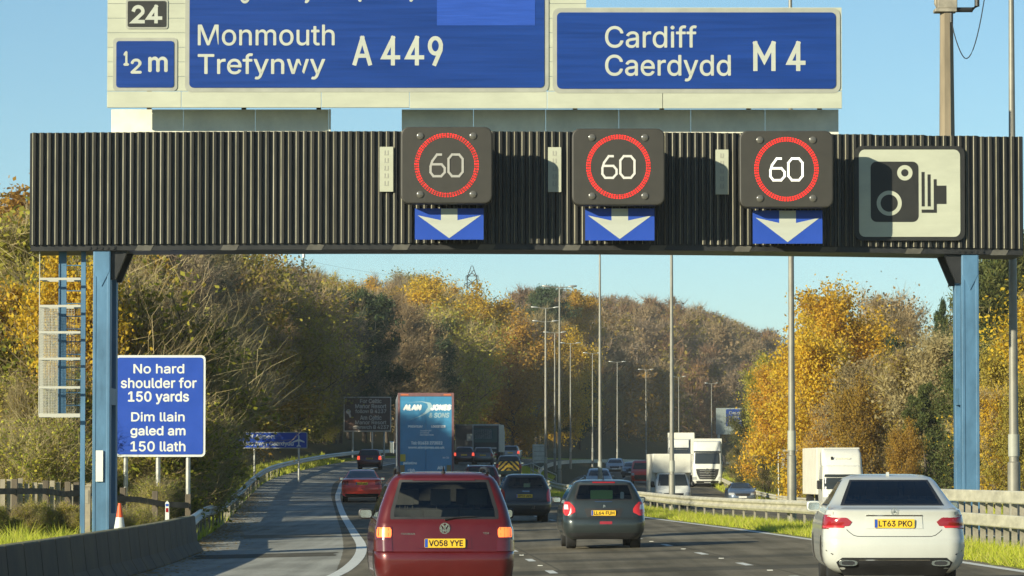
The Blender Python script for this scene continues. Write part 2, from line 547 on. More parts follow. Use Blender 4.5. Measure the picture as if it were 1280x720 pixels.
def ground(Z, d):
    Z, d = np.asarray(Z, float), np.asarray(d, float)
    L = zr(Z, np.clip(d, -17.2, -1.9))
    Ro = zo(Z, np.clip(d, LM, 13.6))
    t = np.clip((d + 1.9) / (LM + 1.9), 0, 1)
    g = L * (1 - t) + Ro * t
    r = np.maximum(-d - 17.6, 0)
    hm = np.interp(Z, [0, 100, 150, 250, 400, 700, 820, 1000], [1, 2, 6, 12, 22, 30, 34, 34])
    sl = np.interp(Z, [0, 80, 130, 250, 400, 700, 820, 1000], [.02, .06, .2, .34, .5, .55, .8, .8])
    g = g + hm * (1 - np.exp(-sl * r / hm)) + .12 * np.clip(r, 0, 1)
    q = np.maximum(d - 16, 0)
    g = g + 5 * (1 - np.exp(-.07 * q / 5))
    return g
def spot(Z, d, dz=0.0):
    return Vector((float(XC(Z) + d), float(Z), float(ground(Z, d)) + dz))
def dof(px, Z):
    """offset from the reservation line of a pixel column at depth Z"""
    return (px - 640) / FPX * Z - float(XC(Z))
def heading(Z):
    return -math.atan(float((XC(Z + 4) - XC(Z - 4)) / 8))

def strip(name, Zs, ds, m, zf, dz=0.0, kind=None, parent=None):
    P = np.zeros((len(Zs), len(ds), 3))
    for j, d in enumerate(ds):
        dv = d(Zs) if callable(d) else np.full(len(Zs), float(d))
        P[:, j, 0] = XC(Zs) + dv
        P[:, j, 1] = Zs
        P[:, j, 2] = zf(Zs, dv) + dz
    n = len(ds)
    vs_ = P.reshape(-1, 3).tolist()
    fs = [(i * n + j, i * n + j + 1, (i + 1) * n + j + 1, (i + 1) * n + j) for i in range(len(Zs) - 1) for j in range(n - 1)]
    return MB().add(vs_, fs).build(name, m, parent, smooth=60, kind=kind)

# ------------------------------------------------------------------ ground materials
def asphalt(name, c0, c1, spec=.12, track=.45):
    m, N, L, p = new_mat(name)
    tc = N.new('ShaderNodeTexCoord')
    def noise(sc, stretch, det=5):
        mp = N.new('ShaderNodeMapping'); mp.inputs['Scale'].default_value = stretch
        L.new(tc.outputs['Object'], mp.inputs[0])
        n = N.new('ShaderNodeTexNoise'); n.inputs['Scale'].default_value = sc; n.inputs['Detail'].default_value = det
        L.new(mp.outputs[0], n.inputs[0])
        return n
    a = noise(.55, (1, .45, 1), 7); b = noise(14, (1, 1, 1), 3); c = noise(1.1, (2.2, .05, 1), 3)
    rp = N.new('ShaderNodeValToRGB')
    rp.color_ramp.elements[0].position = .38; rp.color_ramp.elements[1].position = .62
    rp.color_ramp.elements[0].color = rgba(c0); rp.color_ramp.elements[1].color = rgba(c1)
    s1 = N.new('ShaderNodeMath'); s1.operation = 'MULTIPLY_ADD'; s1.inputs[1].default_value = track
    L.new(c.outputs[0], s1.inputs[0])
    s0 = N.new('ShaderNodeMath'); s0.operation = 'MULTIPLY'; s0.inputs[1].default_value = 1 - track
    L.new(a.outputs[0], s0.inputs[0]); L.new(s0.outputs[0], s1.inputs[2])
    L.new(s1.outputs[0], rp.inputs[0])
    mx = N.new('ShaderNodeMix'); mx.data_type = 'RGBA'; mx.blend_type = 'OVERLAY'; mx.inputs['Factor'].default_value = .45
    L.new(rp.outputs[0], mx.inputs['A']); L.new(b.outputs[0], mx.inputs['B'])
    L.new(mx.outputs['Result'], p.inputs['Base Color'])
    p.inputs['Roughness'].default_value = .85
    p.inputs['Specular IOR Level'].default_value = spec
    bp = N.new('ShaderNodeBump'); bp.inputs['Strength'].default_value = .35; bp.inputs['Distance'].default_value = .01
    n3 = noise(60, (1, 1, 1), 2)
    L.new(n3.outputs[0], bp.inputs['Height']); L.new(bp.outputs[0], p.inputs['Normal'])
    return m
M['asphalt'] = asphalt('asphalt', (.10, .088, .060), (.215, .188, .135))
M['shoulder'] = asphalt('shoulder_asphalt', (.24, .238, .205), (.41, .405, .355))
def earth(name, c):
    m, N, L, p = new_mat(name)
    tc = N.new('ShaderNodeTexCoord')
    n = N.new('ShaderNodeTexNoise'); n.inputs['Scale'].default_value = .9; n.inputs['Detail'].default_value = 8; n.inputs['Roughness'].default_value = .7
    L.new(tc.outputs['Object'], n.inputs[0])
    rp = N.new('ShaderNodeValToRGB')
    els = rp.color_ramp.elements
    while len(els) < len(c): els.new(.5)
    for i, k in enumerate(c):
        els[i].position = .3 + .4 * i / (len(c) - 1); els[i].color = rgba(k)
    L.new(n.outputs[0], rp.inputs[0]); L.new(rp.outputs[0], p.inputs['Base Color'])
    p.inputs['Roughness'].default_value = .95; p.inputs['Specular IOR Level'].default_value = .1
    b = N.new('ShaderNodeBump'); b.inputs['Strength'].default_value = .8; b.inputs['Distance'].default_value = .3
    n2 = N.new('ShaderNodeTexNoise'); n2.inputs['Scale'].default_value = 4
    L.new(tc.outputs['Object'], n2.inputs[0]); L.new(n2.outputs[0], b.inputs['Height']); L.new(b.outputs[0], p.inputs['Normal'])
    return m
M['earth'] = earth('woodland_floor', [(.07, .055, .03), (.12, .095, .05), (.11, .10, .04), (.16, .13, .075)])
M['verge'] = earth('verge_soil', [(.20, .22, .03), (.32, .36, .045), (.40, .40, .07), (.28, .25, .07)])

# ------------------------------------------------------------------ terrain and roads
def build_terrain():
    Zs = np.concatenate([[-3000, -800, -200, -60], np.arange(-20, 1000, 5.0), [1050, 1150, 1300, 1700, 2500, 4500, 8000]])
    ds = np.array([-4000, -1800, -800, -400, -250, -180, -140, -110, -90, -75, -62, -52, -44, -38, -33, -29, -26, -23.5, -21.5, -20, -18.8, -17.9, -17.5, -17.2, -16.9, -16.85,
                   -9, -2.5, -2.45, -1.9, -1.2, -.3, .6, 1.3, LM, LM + .05, 7, 13.4, 13.45, 14, 15, 16.5, 18.5, 21, 25, 30, 40, 55, 75, 110, 160, 250, 400, 800, 1800, 4000.])
    low = ((ds > -16.88) & (ds < -2.46)) | ((ds > LM + .02) & (ds < 13.42))
    vs_ = np.zeros((len(Zs), len(ds), 3))
    for j, d in enumerate(ds):
        Zc = np.clip(Zs, 0, 1200)
        g = ground(Zc, np.full(len(Zs), d))
        fade = np.clip((Zs - 1000) / 1500, 0, 1)
        g = g * (1 - fade) + 2.0 * fade
        vs_[:, j, 0] = XC(Zc) + d
        vs_[:, j, 1] = Zs
        vs_[:, j, 2] = g - (.25 if low[j] else 0)
    n = len(ds)
    fs, mi = [], []
    mb = MB()
    mb.v = [tuple(p) for p in vs_.reshape(-1, 3)]
    for i in range(len(Zs) - 1):
        for j in range(n - 1):
            mb.f.append((i * n + j, i * n + j + 1, (i + 1) * n + j + 1, (i + 1) * n + j))
            dm = (ds[j] + ds[j + 1]) / 2
            mb.m.append(1 if ((-3 < dm < 2 and Zs[i] < 300) or -18 < dm < -16.5 or (-24 < dm < -17 and Zs[i] < 112) or 13.4 < dm < 16.5) else 0)
    return mb.build('terrain', [M['earth'], M['verge']], smooth=60, kind='structure')
build_terrain()
ZR = np.concatenate([np.arange(-20, 300, 4.0), np.arange(300, 1001, 8.0)])
LEFT_EDGE = -12.75
road = strip('main_road', ZR, [LEFT_EDGE - .3, -11, -9, -6, -4, -2.3], M['asphalt'], zr, 0, 'structure')
strip('hard_shoulder', ZR, [-17.0, -16, -14.5, LEFT_EDGE - .29], M['shoulder'], zr, 0, 'structure')
strip('opposite_road', ZR, [LM, 4, 7, 10, 13.5], M['asphalt'], zo, 0, 'structure')

def edge_from_pixels():
    """the solid left edge line weaves a little: offsets read along the road"""
    tz = [0, 50, 62, 70, 80, 94, 110, 135, 160, 185, 215, 250, 330, 1000]
    td = [-13.5, -13.5, -13.35, -12.95, -12.72, -12.62, -12.68, -12.75, -12.8, -12.75, -12.6, -12.7, -12.8, -12.8]
    return hermite(tz, td)
EDGE = edge_from_pixels()
ZL = np.concatenate([np.arange(0, 260, 2.0), np.arange(260, 900, 6.0)])
strip('edge_line', ZL, [lambda z: EDGE(z) - .12, lambda z: EDGE(z) + .12], M['line'], zr, .004, 'structure', road)
strip('edge_line', ZL, [-2.72, -2.54], M['line'], zr, .004, 'structure', road)
strip('edge_line', ZL, [LM + .5, LM + .66], M['line'], zo, .004, 'structure', road)
def dashes(doff, phase, zf, name='lane_line'):
    mb = MB()
    z = phase
    while z < 620:
        Zs = np.array([z, z + 1, z + 2.0])
        for Za, Zb in zip(Zs[:-1], Zs[1:]):
            pts = []
            for (zz, dd) in ((Za, doff - .07), (Za, doff + .07), (Zb, doff + .07), (Zb, doff - .07)):
                pts.append((float(XC(zz) + dd), zz, float(zf(zz, dd)) + .004))
            mb.add(pts, [(0, 1, 2, 3)])
        if zf is zr and 58 < z < 160:            # reflecting studs in the gaps
            x, y0 = float(XC(z + 5.5) + doff), z + 5.5
            zz = float(zr(z + 5.5, doff))
            mb.box(x - .045, x + .045, y0, y0 + .1, zz, zz + .010)
        z += 9
    return mb.build(name, M['line'], road, kind='structure')
dashes(-9.42, 11.7, zr)
dashes(-6.02, 13.8, zr)
dashes(LM + 4.2, 12, zo); dashes(LM + 7.8, 12, zo)
mb = MB()
pts = []
for zz, dd in ((172, -16.6), (182, -13.0), (182.9, -13.0), (172.9, -16.6)):
    pts.append((float(XC(zz) + dd), zz, float(zr(zz, dd)) + .004))
mb.add(pts, [(0, 1, 2, 3)])
mb.build('cross_line', M['line'], road, kind='structure')

# darker and paler patches laid on the road, and the joint between the lanes
M['patch'] = asphalt('dark_asphalt', (.075, .068, .05), (.13, .118, .09))
M['pale_patch'] = asphalt('pale_asphalt', (.16, .145, .11), (.27, .24, .18))
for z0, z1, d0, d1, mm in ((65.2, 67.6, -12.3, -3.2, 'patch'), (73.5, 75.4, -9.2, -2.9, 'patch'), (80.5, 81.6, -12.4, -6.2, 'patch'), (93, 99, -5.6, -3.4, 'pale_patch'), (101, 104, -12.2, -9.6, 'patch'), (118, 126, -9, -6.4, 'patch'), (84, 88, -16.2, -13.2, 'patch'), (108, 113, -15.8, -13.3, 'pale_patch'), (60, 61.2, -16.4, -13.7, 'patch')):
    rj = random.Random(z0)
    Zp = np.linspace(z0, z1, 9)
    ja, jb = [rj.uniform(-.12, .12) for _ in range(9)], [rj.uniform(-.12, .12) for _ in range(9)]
    strip('road_patch', Zp, [lambda z: d0 + np.array(ja), (d0 + d1) / 2, lambda z: d1 + np.array(jb)], M[mm], zr, .002, 'structure', road)
for dj in (-9.24, -5.84):
    strip('lane_joint', np.arange(40, 200, 4.0), [dj - .025, dj + .025], M['patch'], zr, .003, 'structure', road)

# ------------------------------------------------------------------ grass in the reservation and on the verges
def grass(name, n, zrange, drange, h, wd, m, seed, zpow=1.0, hvar=.5, lean=.35):
    r = np.random.default_rng(seed)
    t = r.random(n) ** zpow
    Z = zrange[0] + (zrange[1] - zrange[0]) * t
    d = drange[0] + (drange[1] - drange[0]) * r.random(n)
    clump = .55 + .6 * np.sin(Z * 1.7 + 3 * np.sin(d * 2.1)) ** 2 * np.cos(d * 3 + Z * .4) ** 2
    H = h * (1 - hvar + 2 * hvar * r.random(n)) * clump
    x = XC(Z) + d
    z = ground(Z, d)
    a = r.random(n) * 2 * np.pi
    wx, wy = np.cos(a) * wd / 2 * (1 + Z / 120), np.sin(a) * wd / 2 * (1 + Z / 120)
    la, ll = r.random(n) * 2 * np.pi, H * lean * r.random(n) * 2
    V = np.zeros((n, 3, 3))
    V[:, 0] = np.stack([x - wx, Z - wy, z - .02], 1)
    V[:, 1] = np.stack([x + wx, Z + wy, z - .02], 1)
    V[:, 2] = np.stack([x + np.cos(la) * ll, Z + np.sin(la) * ll, z + H], 1)
    return raw_mesh(name, V.reshape(-1, 3), np.arange(3 * n).reshape(n, 3), m, kind='stuff')
def raw_mesh(name, V, F, m, parent=None, kind=None, mis=None):
    me = bpy.data.meshes.new(name)
    k = F.shape[1]
    me.vertices.add(len(V)); me.vertices.foreach_set('co', np.ascontiguousarray(V, dtype=np.float32).ravel())
    me.loops.add(F.size); me.loops.foreach_set('vertex_index', np.ascontiguousarray(F, dtype=np.int32).ravel())
    me.polygons.add(len(F)); me.polygons.foreach_set('loop_start', np.arange(0, F.size, k, dtype=np.int32))
    for x in (m if isinstance(m, (list, tuple)) else [m]):
        me.materials.append(x)
    if mis is not None:
        me.polygons.foreach_set('material_index', np.asarray(mis, dtype=np.int32))
    me.update(calc_edges=True)
    o = bpy.data.objects.new(name, me)
    COL.objects.link(o)
    if parent is not None: o.parent = parent
    if kind: o['kind'] = kind
    return o
tag(grass('reservation_grass', 90000, (56, 330), (-2.35, .5), .19, .014, M['grass_lf'], 3, 1.35, lean=.9), 'bright green rough grass growing along the central reservation', 'grass')
tag(grass('verge_grass', 26000, (88, 330), (-18.6, -16.85), .32, .018, M['grass_lf'], 4, 1.1), 'rough green grass on the verge below the steel guardrail', 'grass')
tag(grass('fence_grass', 30000, (60, 112), (-24, -17.75), .34, .016, M['grass_lf'], 9, lean=.7), 'rough grass between the concrete barrier and the wooden fence', 'grass')
tag(grass('far_verge_grass', 16000, (110, 420), (13.6, 17.5), .4, .02, M['grass_lf'], 5), 'rough grass on the verge beyond the opposite carriageway', 'grass')

# fallen leaves gathered against the left barrier and in the gutter of the hard shoulder
def fallen(n, seed):
    r = np.random.default_rng(seed)
    Z = 62 + 130 * r.random(n)
    d = -16.9 + np.abs(r.normal(0, .55, n))
    x = XC(Z) + d
    z = zr(Z, d) + .006 + .02 * r.random(n)
    a = r.random(n) * np.pi
    s = .035 + .03 * r.random(n)
    V = np.zeros((n, 4, 3))
    for i, (ca, sgn) in enumerate(((0, 1), (np.pi / 2, .6), (np.pi, 1), (3 * np.pi / 2, .6))):
        V[:, i] = np.stack([x + np.cos(a + ca) * s * sgn, Z + np.sin(a + ca) * s * sgn, z + (.012 * r.random(n))], 1)
    return raw_mesh('fallen_leaves', V.reshape(-1, 3), np.arange(4 * n).reshape(n, 4), M['lf_orange'], kind='stuff')
tag(fallen(5000, 8), 'brown fallen leaves gathered in the gutter of the hard shoulder', 'leaves')

# ------------------------------------------------------------------ the autumn haze
hz = MB().box(-4300, 4600, -3200, 8300, -8, 82).build('haze', None, kind='stuff')
hz.data.materials.clear()
m = bpy.data.materials.new('haze_air')
m.use_nodes = True
m.node_tree.nodes.clear()
ou = m.node_tree.nodes.new('ShaderNodeOutputMaterial')
pv = m.node_tree.nodes.new('ShaderNodeVolumePrincipled')
pv.inputs['Color'].default_value = (.93, .93, .87, 1)
pv.inputs['Density'].default_value = .00016
pv.inputs['Anisotropy'].default_value = .1
m.node_tree.links.new(pv.outputs[0], ou.inputs['Volume'])
hz.data.materials.append(m)
tag(hz, 'thin pale haze lying over the motorway and the hills', 'haze')
# ------------------------------------------------------------------ barriers
def path(Zs, d, h):
    return [(float(XC(z) + (d(z) if callable(d) else d)), float(z), float(ground(z, d(z) if callable(d) else d)) + h) for z in Zs]
def sweep(mb, pts, prof, mi=0, cap=True):
    """prof: closed (side, up) outline carried along pts"""
    rings = []
    P = [Vector(p) for p in pts]
    for i, p in enumerate(P):
        t = (P[min(i + 1, len(P) - 1)] - P[max(i - 1, 0)])
        t.z = 0
        t.normalize()
        n = Vector((t.y, -t.x, 0))
        rings.append([p + n * a + Vector((0, 0, b)) for a, b in prof])
    mb.loft(rings, mi, True, cap)
    return mb
# concrete barrier on the left: cast in lengths with open joints
cb = thing('concrete_barrier', 'dark stained concrete barrier with upright joints beside the hard shoulder', 'barrier', spot(80, -17.3))
prof = [(.30, 0), (.30, .08), (.17, .30), (.11, .86), (-.11, .86), (-.17, .30), (-.30, .08), (-.30, 0)]
CBX = hermite([20, 51, 68, 80, 92.4], [-7.05, -6.98, -7.02, -7.12, -7.42])
mb, mt = MB(), MB()
z = 44.4
while z < 92:
    Zs = [z + .035, z + 1, z + 2.0 - .035]
    pts = [(float(CBX(q)), q, float(zr(q, -17)) - .03) for q in Zs]
    sweep(mb, pts, prof)
    mt_p = [(float(CBX(q)), q, float(zr(q, -17)) + .83) for q in Zs]
    sweep(mt, mt_p, [(.10, 0), (.085, .012), (-.085, .012), (-.10, 0)])
    z += 2
mb.build('barrier_body', M['concrete'], cb, world=True, bevel=.012)
mt.build('mossy_top', M['moss'], cb, world=True)

WB = [(0, -.155), (.03, -.155), (.075, -.10), (.075, -.06), (.02, -.02), (.02, .02), (.075, .06), (.075, .10), (.03, .155), (0, .155), (.0, .13), (.05, .09), (.05, .07), (-.005, .03), (-.005, -.03), (.05, -.07), (.05, -.09), (0, -.13)]
def guardrail(name, label, Zs, d, hr, post_Z, m_rail, m_post, side=1, rails=(0,), prof=None, post=(.06, .10)):
    t = thing(name, label, 'guardrail', path([Zs[0]], d, 0)[0])
    prof = prof or WB
    pr = [(a * side, b) for a, b in prof] if side > 0 else [(a * side, b) for a, b in reversed(prof)]
    for h in rails:
        mb = MB()
        sweep(mb, path(Zs, d, hr + h), pr)
        mb.build('rail', m_rail, t, world=True, smooth=30)
    first = None
    for z in post_Z:
        p = Vector(path([z], d, 0)[0]) - t.location
        if first is None:
            mb = MB()
            mb.box(-post[0] / 2 - .05 * side, post[0] / 2 - .05 * side, -post[1] / 2, post[1] / 2, -.2, hr + .1)
            first = mb.build('post', m_post, t, bevel=.006)
            o = first
        else:
            o = first.copy()
            COL.objects.link(o)
            o.parent = t
        o.location = p
    return t
dl = hermite([92, 100, 112, 125, 140, 170, 190, 400], [-16.6, -16.75, -16.95, -16.85, -16.8, -16.8, -16.8, -16.9])
lh = hermite([92, 100, 112, 130, 190, 240, 400], [0, 0, .02, .10, .22, .12, 0])
guardrail('steel_guardrail', 'long grey steel guardrail curving away from the end of the concrete barrier', np.arange(92.6, 420, 3.0), dl, .66,
          list(np.arange(93.5, 250, 3.2)), M['galv'], M['rust_post'], 1)
# the reservation barrier: one rail far off, two deep beams on close posts by the gantry leg
DEEP = [(0, -.12), (.10, -.12), (.115, -.10), (.115, .10), (.10, .12), (0, .12)]
near = guardrail('reservation_barrier', 'pale two-beam barrier on close posts below the right gantry leg', np.arange(54, 97, 2.0), -.35, 1.02,
          [], M['pale_rail'], M['rust_post'], -1, rails=(0, -.46), prof=DEEP)
first = None
for z in np.arange(60, 96, .98):
    p = Vector(path([z], -.28, 0)[0]) - near.location
    if first is None:
        first = MB().box(-.05, .05, -.05, .05, -.2, 1.02).build('post', M['rust_post'], near)
        o = first
    else:
        o = first.copy(); COL.objects.link(o); o.parent = near
    o.location = p
guardrail('reservation_barrier', 'long pale single-beam barrier running along the grassy central reservation', np.concatenate([np.arange(97, 260, 3.0), np.arange(260, 700, 8.0)]), -.3, .56,
          list(np.arange(98, 260, 3.2)), M['pale_rail'], M['rust_post'], -1, prof=[(a, b * 1.15) for a, b in WB])
guardrail('verge_guardrail', 'grey steel guardrail along the far verge of the opposite carriageway', np.arange(120, 346, 6.0), 14.2, .6,
          list(np.arange(150, 345, 4.0)), M['pale_rail'], M['rust_post'], -1)

# ------------------------------------------------------------------ gantry
GZ = 86.0
def gx(px): return (px - 640) / FPX * GZ / math.cos(0)
def gp(px, py): return at(px, py, GZ)
gl = at(132, 690, GZ)
gantry = thing('sign_gantry', 'dark ribbed gantry on blue legs spanning the motorway', 'gantry', (at(640, 500, GZ).x, GZ, 0))
X0, X1 = gp(37, 200).x, gp(1279, 200).x
def camber(x):
    t = (x - X0) / (X1 - X0)
    return -.075 * (2 * t - 1) ** 2 - .085 * t + .03
ZT, ZB = gp(640, 163.5).z, gp(640, 303.5).z
def clad():
    """upright trapezoid ribs; each rib's left nosing carries a painted sun glint"""
    mb = MB()
    n = 132
    pw = (X1 - X0) / n
    rng_ = random.Random(12)
    prof = []                                   # (x, y, material of the strip that follows)
    for i in range(n):
        x = X0 + i * pw
        q = (0, 0, 2, 3)[rng_.randrange(4)]
        dy = rng_.uniform(-.004, .004)
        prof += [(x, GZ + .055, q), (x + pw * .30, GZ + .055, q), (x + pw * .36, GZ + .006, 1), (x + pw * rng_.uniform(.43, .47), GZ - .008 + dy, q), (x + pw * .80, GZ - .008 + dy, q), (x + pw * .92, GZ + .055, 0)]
    vs_ = []
    for x, y, m in prof + [(X1, GZ + .055, 0)]:
        xs = X0 + (math.floor((x - X0 - 1e-6) / (pw * 7)) + .5) * pw * 7          # sheets of seven ribs, each hung level
        vs_ += [(x, y, ZB + camber(x)), (x, y, ZT + camber(xs))]
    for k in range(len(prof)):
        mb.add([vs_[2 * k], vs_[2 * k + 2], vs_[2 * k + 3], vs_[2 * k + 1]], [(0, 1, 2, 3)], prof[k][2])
    return mb
M['clad2'] = mat('faded_cladding', (.022, .021, .017), .55, noise=.45, ns=3.5, stretch=(1, 1, .12))
M['clad3'] = mat('streaked_cladding', (.017, .016, .012), .4, noise=.6, ns=5, stretch=(1, 1, .08))
clad().build('cladding', [M['clad'], M['clad_glint'], M['clad2'], M['clad3']], gantry, world=True)
mb = MB()
seg = 12
for i in range(seg):                            # the beam behind the cladding, and its dark bottom edge
    a, b = X0 + (X1 - X0) * i / seg, X0 + (X1 - X0) * (i + 1) / seg
    za, zb = camber(a), camber(b)
    e0 = .02 if i == 0 else 0
    vs_ = [(a + e0, GZ + .08, ZB - .13 + za), (b, GZ + .08, ZB - .13 + zb), (b, GZ + 1.9, ZB - .13 + zb), (a + e0, GZ + 1.9, ZB - .13 + za),
           (a + e0, GZ + .08, ZT - .03 + za), (b, GZ + .08, ZT - .03 + zb), (b, GZ + 1.9, ZT - .03 + zb), (a + e0, GZ + 1.9, ZT - .03 + za)]
    f = [(0, 3, 2, 1), (4, 5, 6, 7), (0, 1, 5, 4), (2, 3, 7, 6)]
    if i == 0: f.append((3, 0, 4, 7))
    if i == seg - 1: f.append((1, 2, 6, 5))
    mb.add(vs_, f)
mb.build('beam', M['black_steel'], gantry, world=True)
for k in range(11):
    x = gp(182 + 107 * k, 310).x
    c = camber(x) + ZB
    MB().add([(x - .17, GZ + .06, c - .02), (x + .17, GZ + .06, c - .02), (x + .10, GZ + .075, c - .14), (x - .24, GZ + .075, c - .14),
              (x - .17, GZ + .079, c - .02), (x + .17, GZ + .079, c - .02), (x + .10, GZ + .079, c - .14), (x - .24, GZ + .079, c - .14)],
             [(0, 3, 2, 1), (0, 1, 5, 4), (1, 2, 6, 5), (2, 3, 7, 6), (3, 0, 4, 7)]).build('soffit_bracket', M['soffit'], gantry, world=True)
def leg(px0, px1, side):
    xa, xb = gp(px0, 400).x, gp(px1, 400).x
    zt = ZB + camber((xa + xb) / 2) - .13
    zb = -.6
    for y0, y1 in ((GZ + .12, GZ + .50), (GZ + 1.45, GZ + 1.83)):
        mb = MB().box(xa, xb, y0, y1, zb, zt)
        if y0 < GZ + 1:
            for xx in (xa + .035, xb - .035):                         # raised seams of the front plate
                mb.box(xx - .035, xx + .035, y0 - .012, y0 + .01, zb, zt)
            c = (xa + xb) / 2
            mb.prism_y([(c, zt - .78), (c + .17, zt - .45), (c + .17, zt - .02), (c - .17, zt - .02), (c - .17, zt - .45)], y0 - .02, y0 + .005)
        mb.build('column', M['steel_blue'], gantry, world=True, bevel=.012)
    MB().box(xa + .15, xb - .15, GZ + .5, GZ + 1.45, zb, zt - .01).build('web_panel', M['steel_blue'], gantry, world=True)
    for z0, h in ((.35, .45), (3.15, .36), (zt - .5, .5)):
        MB().box(xa + .004, xb - .004, GZ + .5, GZ + 1.45, z0, z0 + h).build('batten', M['steel_blue'], gantry, world=True)
    mb = MB().box(xa - .12, xb + .12, GZ + .06, GZ + 1.88, zt, zt + .10)
    for k in range(5):
        bx = xa - .07 + (xb - xa + .14) * k / 4
        mb.tube([(bx, GZ + .035, zt + .05), (bx, GZ + .07, zt + .05)], .03, 6)
    mb.build('cap_plate', M['black_steel'], gantry, world=True)
    s = 1 if side == 'l' else -1
    xi = xb if s > 0 else xa
    for y0 in (GZ + .2, GZ + 1.5):
        mb = MB()
        ol = [(xi, zt), (xi, zt - .62), (xi + s * .1, zt - .62), (xi + s * .36, zt)]
        if s < 0: ol = ol[::-1]
        mb.prism_y(ol, y0, y0 + .2)
        mb.build('haunch', M['black_steel'], gantry, world=True)
leg(115.5, 137, 'l')
leg(1203, 1224.5, 'r')
lw = gp(130, 585)
mb = MB().box(gp(122, 0).x, gp(131, 0).x, GZ + .075, GZ + .095, gp(0, 602).z, gp(0, 563).z)
mb.build('column_plate', M['sign_white'], gantry, world=True)
# access ladder with its safety cage, at the left end
lad = MB()
lx0, lx1, cx = gp(76, 0).x, gp(102.5, 0).x, gp(50, 0).x
lz = ZB + camber(X0) - .12
lad.box(lx1 - .05, lx1 + .05, GZ + .55, GZ + .63, -.4, lz)
lad.box(lx0 - .085, lx0 + .085, GZ + .60, GZ + .66, gp(0, 520).z, lz)
for py in range(330, 655, 16):
    z = gp(0, py).z
    if py < 522:
        lad.tube([(lx0, GZ + .61, z), (lx1, GZ + .59, z)], .012, 5)
ladder = lad.build('access_ladder', M['steel_blue'], gantry, world=True)
cage = MB()
for py in (348, 382, 415, 448, 484, 519):
    z = gp(0, py).z
    h = .05 if py < 519 else .08
    cage.box(cx, lx1 - .02, GZ + .2, GZ + .225, z - h / 2, z + h / 2)
    cage.box(cx, cx + .025, GZ + .225, GZ + .95, z - h / 2, z + h / 2)
    cage.box(cx, lx1 - .02, GZ + .95, GZ + .975, z - h / 2, z + h / 2)
cage.tube([(cx, GZ + .21, gp(0, 519).z), (cx, GZ + .21, lz)], .012, 5)
z0, z1 = gp(0, 519).z, gp(0, 382).z
for k in range(15):                              # wire mesh of the cage
    x = cx + (lx0 - .05 - cx) * k / 14
    cage.box(x - .0032, x + .0032, GZ + .212, GZ + .22, z0, z1)
    y = GZ + .23 + .7 * k / 14
    cage.box(cx + .004, cx + .012, y - .004, y + .004, z0, z1)
    x = cx + (lx1 - .05 - cx) * k / 14
    cage.box(x - .0032, x + .0032, GZ + .96, GZ + .968, z0, z1)
for k in range(70):
    z = z0 + (z1 - z0) * k / 69
    cage.box(cx, lx0 - .05, GZ + .206, GZ + .211, z - .0028, z + .0028)
    cage.box(cx, cx + .005, GZ + .23, GZ + .94, z - .0028, z + .0028)
    cage.box(cx, lx1 - .05, GZ + .97, GZ + .975, z - .0028, z + .0028)
M['wire'] = mat('cage_wire', (.5, .49, .42), .5, metal=.2)
cg = cage.build('safety_cage', M['wire'], gantry, world=True)
cg.parent = ladder

# ------------------------------------------------------------------ signs on the gantry
FZ = GZ - .55                                   # the face of the big boards, carried in front of the beam
def fx(px): return at(px, 300, FZ).x
def fz(py): return at(640, py, FZ).z
def panel(parent, name, px0, px1, py0, py1, r, y, th, m):
    return MB().prism_y(rrect(fx(px0), fx(px1), fz(py1), fz(py0), r), y, y + th).build(name, m, parent, world=True)
def words_(parent, items, y, m, name='lettering', zz=None, f=None):
    for it in items:
        mb = MB()
        s, a, b, c, d = it[:5]
        kw = it[5] if len(it) > 5 else {}
        if zz is None:
            if 'wd' in kw:
                for q, ch in enumerate(s):
                    stroke_letter(mb, ch, fx(a), fx(b), fz(d), fz(c), y, kw['wd'])
            else:
                write(mb, s, fx(a), fx(b), fz(d), fz(c), y, **kw)
        else:
            p0, p1 = at(a, d, zz), at(b, c, zz)
            write(mb, s, p0.x, p1.x, p0.z, p1.z, y, **kw)
        mb.build(name, m, parent, world=True)
def planks(parent, name, px0, px1, py0, py1, y, th, m, pitch):
    mb = MB()
    py = py1
    while py > py0 + 1:
        q = max(py - pitch, py0)
        mb.box(fx(px0), fx(px1), y, y + th, fz(py), fz(q) - .008)
        py = q
    return mb.build(name, m, parent, world=True)

ex = thing('direction_sign', 'blue gantry sign for Monmouth and the A449 with junction 24 panel', 'road sign', (fx(410), FZ, fz(135)))
planks(ex, 'backing_board', 133, 683.5, -70, 113.5, FZ, .06, M['cream'], 18.2)
# lower cream fascia: three lengths
mb = MB()
for a, b in ((133, 225.7), (226.3, 401), (401.6, 511.5)):
    mb.box(fx(a), fx(b), FZ - .012, FZ + .06, fz(134.5), fz(114.3))
mb.build('fascia', M['cream'], ex, world=True, bevel=.006)
mb = MB()
for a, b in ((133, 224), (224.4, 315), (315.4, 408)):
    mb.box(fx(a), fx(b), GZ + .36, GZ + .40, ZT - .1, fz(132))
mb.box(fx(408.6), fx(410.6), GZ + .3, GZ + .5, ZT - .1, fz(132))
mb.build('skirt_panel', M['backing'], ex, world=True)
def stays(parent, pxs):
    for px in pxs:
        MB().box(fx(px) - .05, fx(px) + .05, FZ + .061, GZ + .62, fz(100), fz(92)).box(fx(px) - .05, fx(px) + .05, GZ + .52, GZ + .62, ZT - .05, fz(100) - .002).build('stay', M['black_steel'], parent, world=True)
stays(ex, (180, 300, 395))
def framed(parent, px0, px1, py0, py1, b, r, y, m_in, name):
    f_ = panel(parent, name + '_border' if name != 'panel' else 'border', px0 - b, px1 + b, py0 - b, py1 + b, r * 1.5, y - .02, .02, M['sign_grey'])
    p_ = panel(parent, name, px0, px1, py0, py1, r, y - .035, .014, m_in)
    return p_
